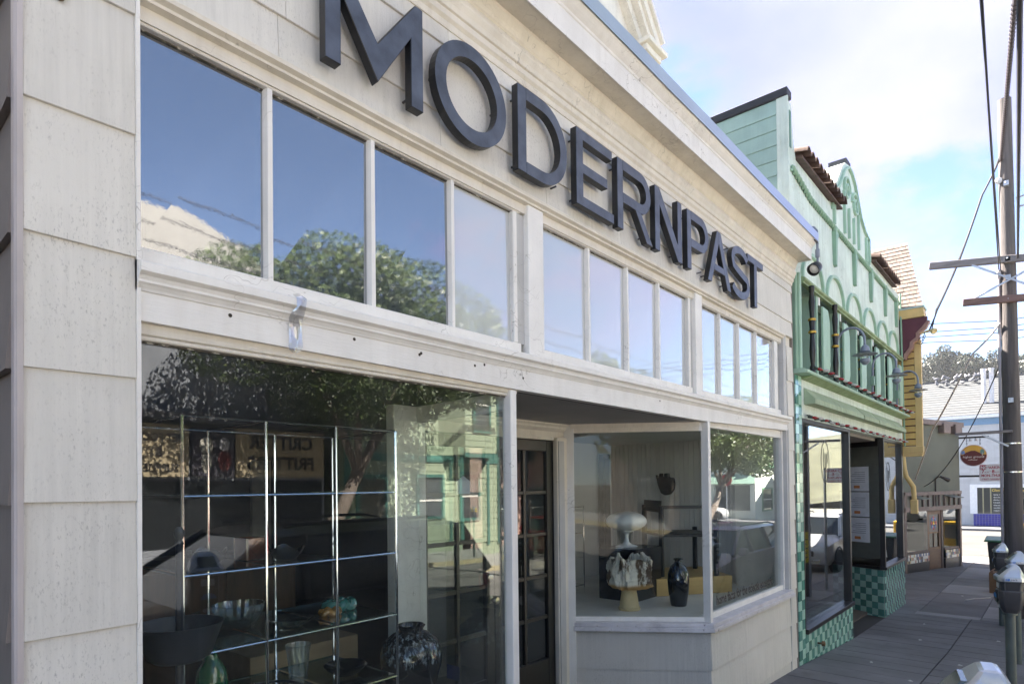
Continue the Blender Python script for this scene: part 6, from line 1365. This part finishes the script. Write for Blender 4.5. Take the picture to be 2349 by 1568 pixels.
for x0, x1, z0, z1 in ((10.63,10.75,-.6,2.07),(11.65,11.77,-.6,2.07),(10.75,11.65,1.95,2.07)):
    q = MB(); q.box(x0,x1,-13.04,-12.97,z0,z1); q.build('door_casing', tealt, dd)
# brick red and pink fronts further on, and one house up the street
def block(name, label, x0, x1, y_, h, m, wins, trim=None, cat='house', depth=7):
    g0 = gz((x0+x1)/2); t_ = thing(name, label, cat, ((x0+x1)/2, y_, g0)); q = MB(); q.box(x0,x1,y_-depth,y_,g0-.6,g0+h); q.build('wall', m, t_)
    q = MB(); q.box(x0-.1,x1+.1,y_-.2,y_+.25,g0+h-.35,g0+h+.08); q.build('cornice', trim or whst, t_)
    for a, c, z0, z1 in wins: winbox(a, c, g0+z0, g0+z1, y_+.03, t_, trim or whst)
    return t_
pink = mat('pink_stucco', (.50,.32,.27), .85, .08, 3, .3, 40)
block('pink_house', 'pinkish stucco house right of the green clapboard house', 17.3, 24.5, -13.0, 6.2, pink, ((18.2,19.4,.8,2.3),(21,22.4,.8,2.3),(18.2,19.2,3.6,5.0),(20.3,21.3,3.6,5.0),(22.4,23.4,3.6,5.0)))
block('brown_house', 'brown shingled house left of the pet shop across the road', -11, -2, -13.1, 6.8, mat('brown_shingle', (.10,.075,.06), .9, .2, 3, .5, 40), ((-9.5,-8.3,.8,2.4),), MATS['brown_shingle'])
# corner shop with awning on the far corner
cs = block('awning_shop', 'white corner shop with striped awning across the side street', 46.5, 56, -14.2, 4.2, mat('mintwhite', (.62,.66,.58), .8, .06, 3), ((48,50,.6,2.2),(52,54,.6,2.2)), plain('trim_green2', (.10,.25,.14), .6), 'building')
b = MB(); b.hexa([(46.0,-17.6,1.6),(46.5,-17.6,2.3),(46.5,-14.1,2.3),(46.0,-14.1,1.6),(45.98,-17.6,1.63),(46.5,-17.6,2.36),(46.5,-14.1,2.36),(45.98,-14.1,1.63)]); b.build('awning', mat('awning_green', (.30,.45,.36), .8, .1, 3), cs)
b = MB(); b.box(46.46,46.5,-17.2,-14.6,-.4,1.5); b.build('front_window', glass('house_glass', 1.0, body=(.06,.065,.07)), cs)
block('far_grey_house', 'pale grey house further up the side street', 50, 62, -27, 7, mat('greywhite', (.55,.56,.58), .8, .06, 3), ((52,53.4,1,2.6),(56,57.4,1,2.6),(52,53.4,4,5.6),(56,57.4,4,5.6)))
en = thing('no_entry_sign', 'red and white round street sign on a pale post', 'sign', (43.6,-15.2,-1.0)); b = MB(); b.tube([(43.6,-15.2,-1.0),(43.6,-15.2,2.2)], .04, 8); b.build('post', galv, en)
b = MB(); b.lathe([(.42,0),(.42,.02)], (0,0,0), 24); o = b.build('disc', plain('entry_red', (.55,.03,.04), .5), en, loc=(43.55,-15.2,1.9)); o.rotation_euler = (0,R(-90),0)
b = MB(); b.box(43.52,43.528,-15.5,-14.9,1.83,1.97); b.build('white_bar', plain('entry_white', (.8,.8,.8), .5), en)
m5 = meter(15.2,-10.75,1.0,'yellow capped parking meter across the road by the green house',R(170)); m5.location = (15.2,-10.75,gz(15.2))
q = MB(); q.lathe([(.095,0),(.095,.10),(.06,.14),(0,.15)], (0,0,1.55), 14); q.build('yellow_cap', plain('cap_yellow', (.75,.50,.02), .5), m5, smooth=True)

# ------------------------------------------------------------------ parked cars
tyre = plain('tyre', (.018,.018,.018), .8); rimm = plain('rim', (.45,.46,.48), .25, .9); carglass = glass('car_glass', 1.6, body=(.012,.015,.018)); lampg = plain('headlamp', (.65,.67,.70), .1, .3); taill = plain('tail_red', (.35,.01,.01), .2); blackpl = plain('car_trim', (.02,.02,.02), .5)
def carpaint(name, col):
    k = NT(name); b = k.n('ShaderNodeBsdfPrincipled'); k.l(b.outputs[0], k.out.inputs[0]); c = k.mix(k.ramp(k.noise(1.5, 4), .3, .7), [x_*.93 for x_ in col], [min(1,x_*1.05) for x_ in col])
    k.l(c, b.inputs['Base Color']); b.inputs['Roughness'].default_value = .28; b.inputs['Metallic'].default_value = .1; b.inputs['Coat Weight'].default_value = .5; b.inputs['Coat Roughness'].default_value = .04; return k.m
def car(name, label, loc, rz, col, Lc=4.6, H=1.70, hw=.90):
    t_ = thing(name, label, 'car', loc, group='cars parked on the street', local=True, rz=rz); pm = carpaint(name+'_paint_'+str(int(loc[0])), col); s_ = Lc/4.6
    def sec(x_, w_, zb_, zm, zt):
        return [(x_,-w_*.86,zb_),(x_,-w_*.98,zb_+.16),(x_,-w_,zm*.78),(x_,-w_*.97,zm),(x_,-w_*.80,zt),(x_,w_*.80,zt),(x_,w_*.97,zm),(x_,w_,zm*.78),(x_,w_*.98,zb_+.16),(x_,w_*.86,zb_)]
    st = [(2.30,.60,.42,.66,.70),(2.24,.76,.30,.76,.82),(2.05,.85,.26,.86,.93),(1.6,hw,.26,.93,1.01),(1.05,hw,.28,.99,1.08),(.6,hw,.28,1.02,1.06),(-.6,hw,.28,1.03,1.06),(-1.6,hw,.28,1.04,1.07),(-2.05,.87,.30,1.03,1.08),(-2.24,.82,.34,.98,1.04),(-2.30,.74,.42,.88,.92)]
    b = MB(); n = 10
    for x_, w_, zb_, zm, zt in st: b.v += sec(x_*s_, w_, zb_, zm, zt)
    for i in range(len(st)-1):
        for j in range(n): b.f.append((i*n+j, i*n+(j+1)%n, (i+1)*n+(j+1)%n, (i+1)*n+j))
    b.f.append(tuple(range(n))); b.f.append(tuple((len(st)-1)*n+j for j in range(n))); body = b.build('body', pm, t_, smooth=True, sharp=28)
    # glasshouse
    def gsec(x0, x1): return x0*s_, x1*s_
    zt = H-.05; g = MB(); bot = [(1.10,.80),(-2.22,.80)]; A = []
    gb_ = [(1.08*s_,-.82,1.05),(1.08*s_,.82,1.05),(-2.20*s_,.82,1.05),(-2.20*s_,-.82,1.05)]; gt = [(.30*s_,-.64,zt),(.30*s_,.64,zt),(-1.92*s_,.64,zt),(-1.92*s_,-.64,zt)]
    g.hexa(gb_+gt); g.build('window_glass', carglass, t_)
    rf = MB(); rf.hexa([(.36*s_,-.67,zt-.012),(.36*s_,.67,zt-.012),(-1.98*s_,.67,zt-.012),(-1.98*s_,-.67,zt-.012),(.16*s_,-.58,zt+.05),(.16*s_,.58,zt+.05),(-1.80*s_,.58,zt+.05),(-1.80*s_,-.58,zt+.05)]); rf.build('roof', pm, t_, bevel=.03, smooth=True, sharp=60)
    for sd in (-1,1):
        for (x0,x1,wd) in ((1.10,.30,.055),(.05,-.02,.05),(-1.05,-1.05,.06),(-2.18,-1.90,.09)):
            q = MB(); q.tube([(x0*s_,sd*.835,1.04),(x1*s_,sd*.655,zt+.005)], wd*.72, 6); q.build('pillar', pm, t_, smooth=True)
        q = MB(); q.tube([(.15*s_,sd*.62,zt+.085),(-.1,sd*.62,zt+.10),(-1.5*s_,sd*.62,zt+.10),(-1.75*s_,sd*.62,zt+.06)], .018, 6); q.build('roof_rail', blackpl if col[0] < .5 else rimm, t_, smooth=True)
        q = MB(); q.hexa([(.82*s_,sd*.90,1.05),(1.02*s_,sd*.90,1.05),(1.02*s_,sd*1.06,1.06),(.82*s_,sd*1.06,1.06),(.84*s_,sd*.90,1.20),(.98*s_,sd*.90,1.20),(.98*s_,sd*1.05,1.19),(.84*s_,sd*1.05,1.19)]); q.build('mirror', pm, t_, bevel=.02)
        q = MB(); q.hexa([(2.25*s_,sd*.50,.70),(2.20*s_,sd*.76,.72),(1.92*s_,sd*.868,.78),(2.10*s_,sd*.60,.74),(2.22*s_,sd*.50,.82),(2.16*s_,sd*.76,.85),(1.86*s_,sd*.862,.90),(2.05*s_,sd*.60,.88)]); q.build('headlight', lampg, t_, bevel=.01)
        q = MB(); q.hexa([(-2.29*s_,sd*.55,.80),(-2.27*s_,sd*.80,.80),(-2.02*s_,sd*.885,.82),(-2.1*s_,sd*.6,.82),(-2.29*s_,sd*.55,.98),(-2.26*s_,sd*.80,.99),(-2.02*s_,sd*.875,1.0),(-2.1*s_,sd*.6,1.0)]); q.build('tail_light', taill, t_, bevel=.01)
        for wx in (1.45,-1.40):
            q = MB(); q.lathe([(.21,-.11),(.33,-.11),(.355,-.07),(.355,.07),(.33,.11),(.21,.11)], (0,0,0), 28); w_ = q.build('wheel', tyre, t_, smooth=True, loc=(wx*s_,sd*.80,.355), sharp=40); w_.rotation_euler = (R(90),0,0)
            q = MB(); q.lathe([(0,.06),(.05,.07),(.06,.05),(.20,.085),(.215,.10),(.215,-.10),(.0,-.10)], (0,0,0), 20); rm_ = q.build('rim', rimm, w_, smooth=True, sharp=30)
            if sd > 0: rm_.rotation_euler = (R(180),0,0)
            q = MB(); q.tube([(wx*s_+.40*math.cos(R(a)), sd*.895, .355+.40*math.sin(R(a))) for a in range(-10,191,20)], .035, 6); q.build('wheel_arch', blackpl, t_, smooth=True)
        for hx in (.35,-.70):
            q = MB(); q.box(hx*s_-.09,hx*s_+.09,sd*.90-.012,sd*.90+.022,.88,.905); q.build('door_handle', pm, t_, bevel=.008)
    q = MB(); q.box(2.27*s_,2.315*s_,-.42,.42,.52,.68); q.build('grille', blackpl, t_, bevel=.01)
    q = MB(); q.box(2.27*s_,2.325*s_,-.60,.60,.36,.44); q.build('bumper_strip', rimm if col[0] > .02 else blackpl, t_, bevel=.01)
    q = MB(); q.box(2.325*s_,2.33*s_,-.16,.16,.44,.56); q.build('number_plate', plain('plate_white', (.7,.7,.68), .5), t_)
    return t_
car('parked_suv', 'black parked car mirrored in the large display window', (2.95,-3.45,gz(2.95)-.13), R(180), (.012,.012,.015), 4.7, 1.62)
car('parked_suv', 'dark purple wagon with roof rails mirrored in the right display', (13.6,-3.4,gz(13.6)-.13), R(180), (.07,.010,.055), 4.7, 1.55)
car('parked_suv', 'silver parked car mirrored in the green shop window', (21.4,-3.3,gz(21.4)-.13), R(180), (.45,.45,.46), 4.5, 1.62)
car('parked_suv', 'white parked car standing across the side street', (44.9-.6,-18.6+.6,-1.13), R(60), (.70,.70,.70), 4.8, 1.75)
car('parked_suv', 'dark red car parked across the road by the green house', (19.0,-9.3,gz(19)-.13), R(0), (.20,.02,.02), 4.4, 1.5)

# ------------------------------------------------------------------ hills and far trees
hill = MB(); nx, ny = 22, 30; v = []
for i in range(nx+1):
    for j in range(ny+1):
        x_ = 75+i*9; y_ = -130+j*9
        h_ = 17*(1-math.exp(-((x_-75)/38)**1.6))*(.62+.38*math.sin(y_*.03+1.4))+2*math.sin(x_*.11)*math.cos(y_*.07); v.append((x_, y_, -1.3+max(0, h_)))
f = [(i*(ny+1)+j, (i+1)*(ny+1)+j, (i+1)*(ny+1)+j+1, i*(ny+1)+j+1) for i in range(nx) for j in range(ny)]
hill.add(v, f); struct(hill.build('hills', mat('hill_scrub', (.10,.10,.06), .95, .3, .2, .5, 1.5), None, smooth=True))
def hz_(x_, y_):
    return -1.3+max(0, 17*(1-math.exp(-(max(0,x_-75)/38)**1.6))*(.62+.38*math.sin(y_*.03+1.4))+2*math.sin(x_*.11)*math.cos(y_*.07))
C1m = crown_mesh('crown', gumleaf, clumpset(3.2,3.2,4.2,26,1.5,21,.8), 5200, .50, 21); C2m = crown_mesh('crown', pineleaf, clumpset(4.0,4.0,3.0,26,1.7,22,.6), 5200, .50, 22); C3m = crown_mesh('crown', gumleaf, clumpset(2.2,2.2,5.0,24,1.2,23,.9), 4600, .45, 23)
tk = MB(); tk.tube([(0,0,-4),(.2,.1,0),(.1,-.2,5)], [.35,.26,.1], 8)
for a in range(4): tk.tube([(.15,0,1+a*.6),(math.cos(a*1.7)*2.0,math.sin(a*1.7)*2.0,3.0+a*.7)], [.12,.03], 6)
TKm = tk.mesh('trunk', bark, True)
def far_tree(label, x_, y_, sc, ztop, kind, grp='trees on the far hill'):
    cm = (C1m, C2m, C3m)[kind]; hh = (5.2,4.2,6.0)[kind]*sc; zc = ztop-hh; g0 = hz_(x_, y_) if x_ > 75 else gz(x_)
    t_ = thing('hill_tree', label, 'tree', (x_, y_, g0), group=grp, local=True)
    o = put('crown', cm, t_); o.location = (0,0,zc-g0); o.scale = (sc,)*3; o.rotation_euler = (0,0,random.uniform(0,6))
    o = put('trunk', TKm, t_); sz_ = (zc-g0+.6*hh)/9.0; o.location = (0,0,4*sz_-.3); o.scale = (sc,sc,sz_)
    return t_
far = [(112,11.3,.75,21.0,0),(111,9.9,.75,23.0,2),(114,8.0,.95,22.0,1),(113,6.0,1.0,21.2,1),(115,4.7,.7,19.8,0),(112,3.4,.75,21.4,2),(114,1.8,.9,20.6,1),(120,13.1,.95,20.4,1)]
lab = ['feathery grey green tree above the far ridge, leftmost of the row','tallest airy gum tree above the white house roof','broad dark pine above the white house ridge','second broad dark pine right of the tallest gum','low rounded gum between the pines and the flues','narrow gum tree above the roof flues','dark pine tree showing beside the utility pole','dark tree mass at the left end of the far ridge']
for (x_, y_, sc, zt, kd), l_ in zip(far, lab): far_tree(l_, x_, y_, sc, zt, kd)
refl = [(95,-42,1.6,17.5,1),(100,-46,1.6,19.5,2),(97,-38,1.5,17,0),(102,-52,1.7,19,1),(92,-56,1.6,16.5,2),(104,-60,1.7,18,1),(90,-34,1.4,14.5,0),(98,-66,1.6,17,0),(70,-40,.9,6.2,0),(66,-44,.8,5.4,1)]
for i, (x_, y_, sc, zt, kd) in enumerate(refl):
    far_tree('dark hillside tree mirrored low in the last transom panes', x_, y_, sc, zt, kd, 'mirrored hillside trees')
# ------------------------------------------------------------------ thin coastal haze
b = MB(); b.box(-405,405,-405,405,-2.6,30)
hz_o = b.build('haze', None, None); hz_o['kind'] = 'stuff'; hz_o['label'] = 'thin pale coastal haze over the whole street'
k = NT('haze_air'); vp = k.n('ShaderNodeVolumePrincipled'); vp.inputs['Color'].default_value = (.92,.95,1,1); vp.inputs['Density'].default_value = .0005; vp.inputs['Anisotropy'].default_value = .0
k.l(vp.outputs[0], k.out.inputs['Volume']); hz_o.data.materials.append(k.m)
cy_.volume_bounces = 0; cy_.volume_max_steps = 64
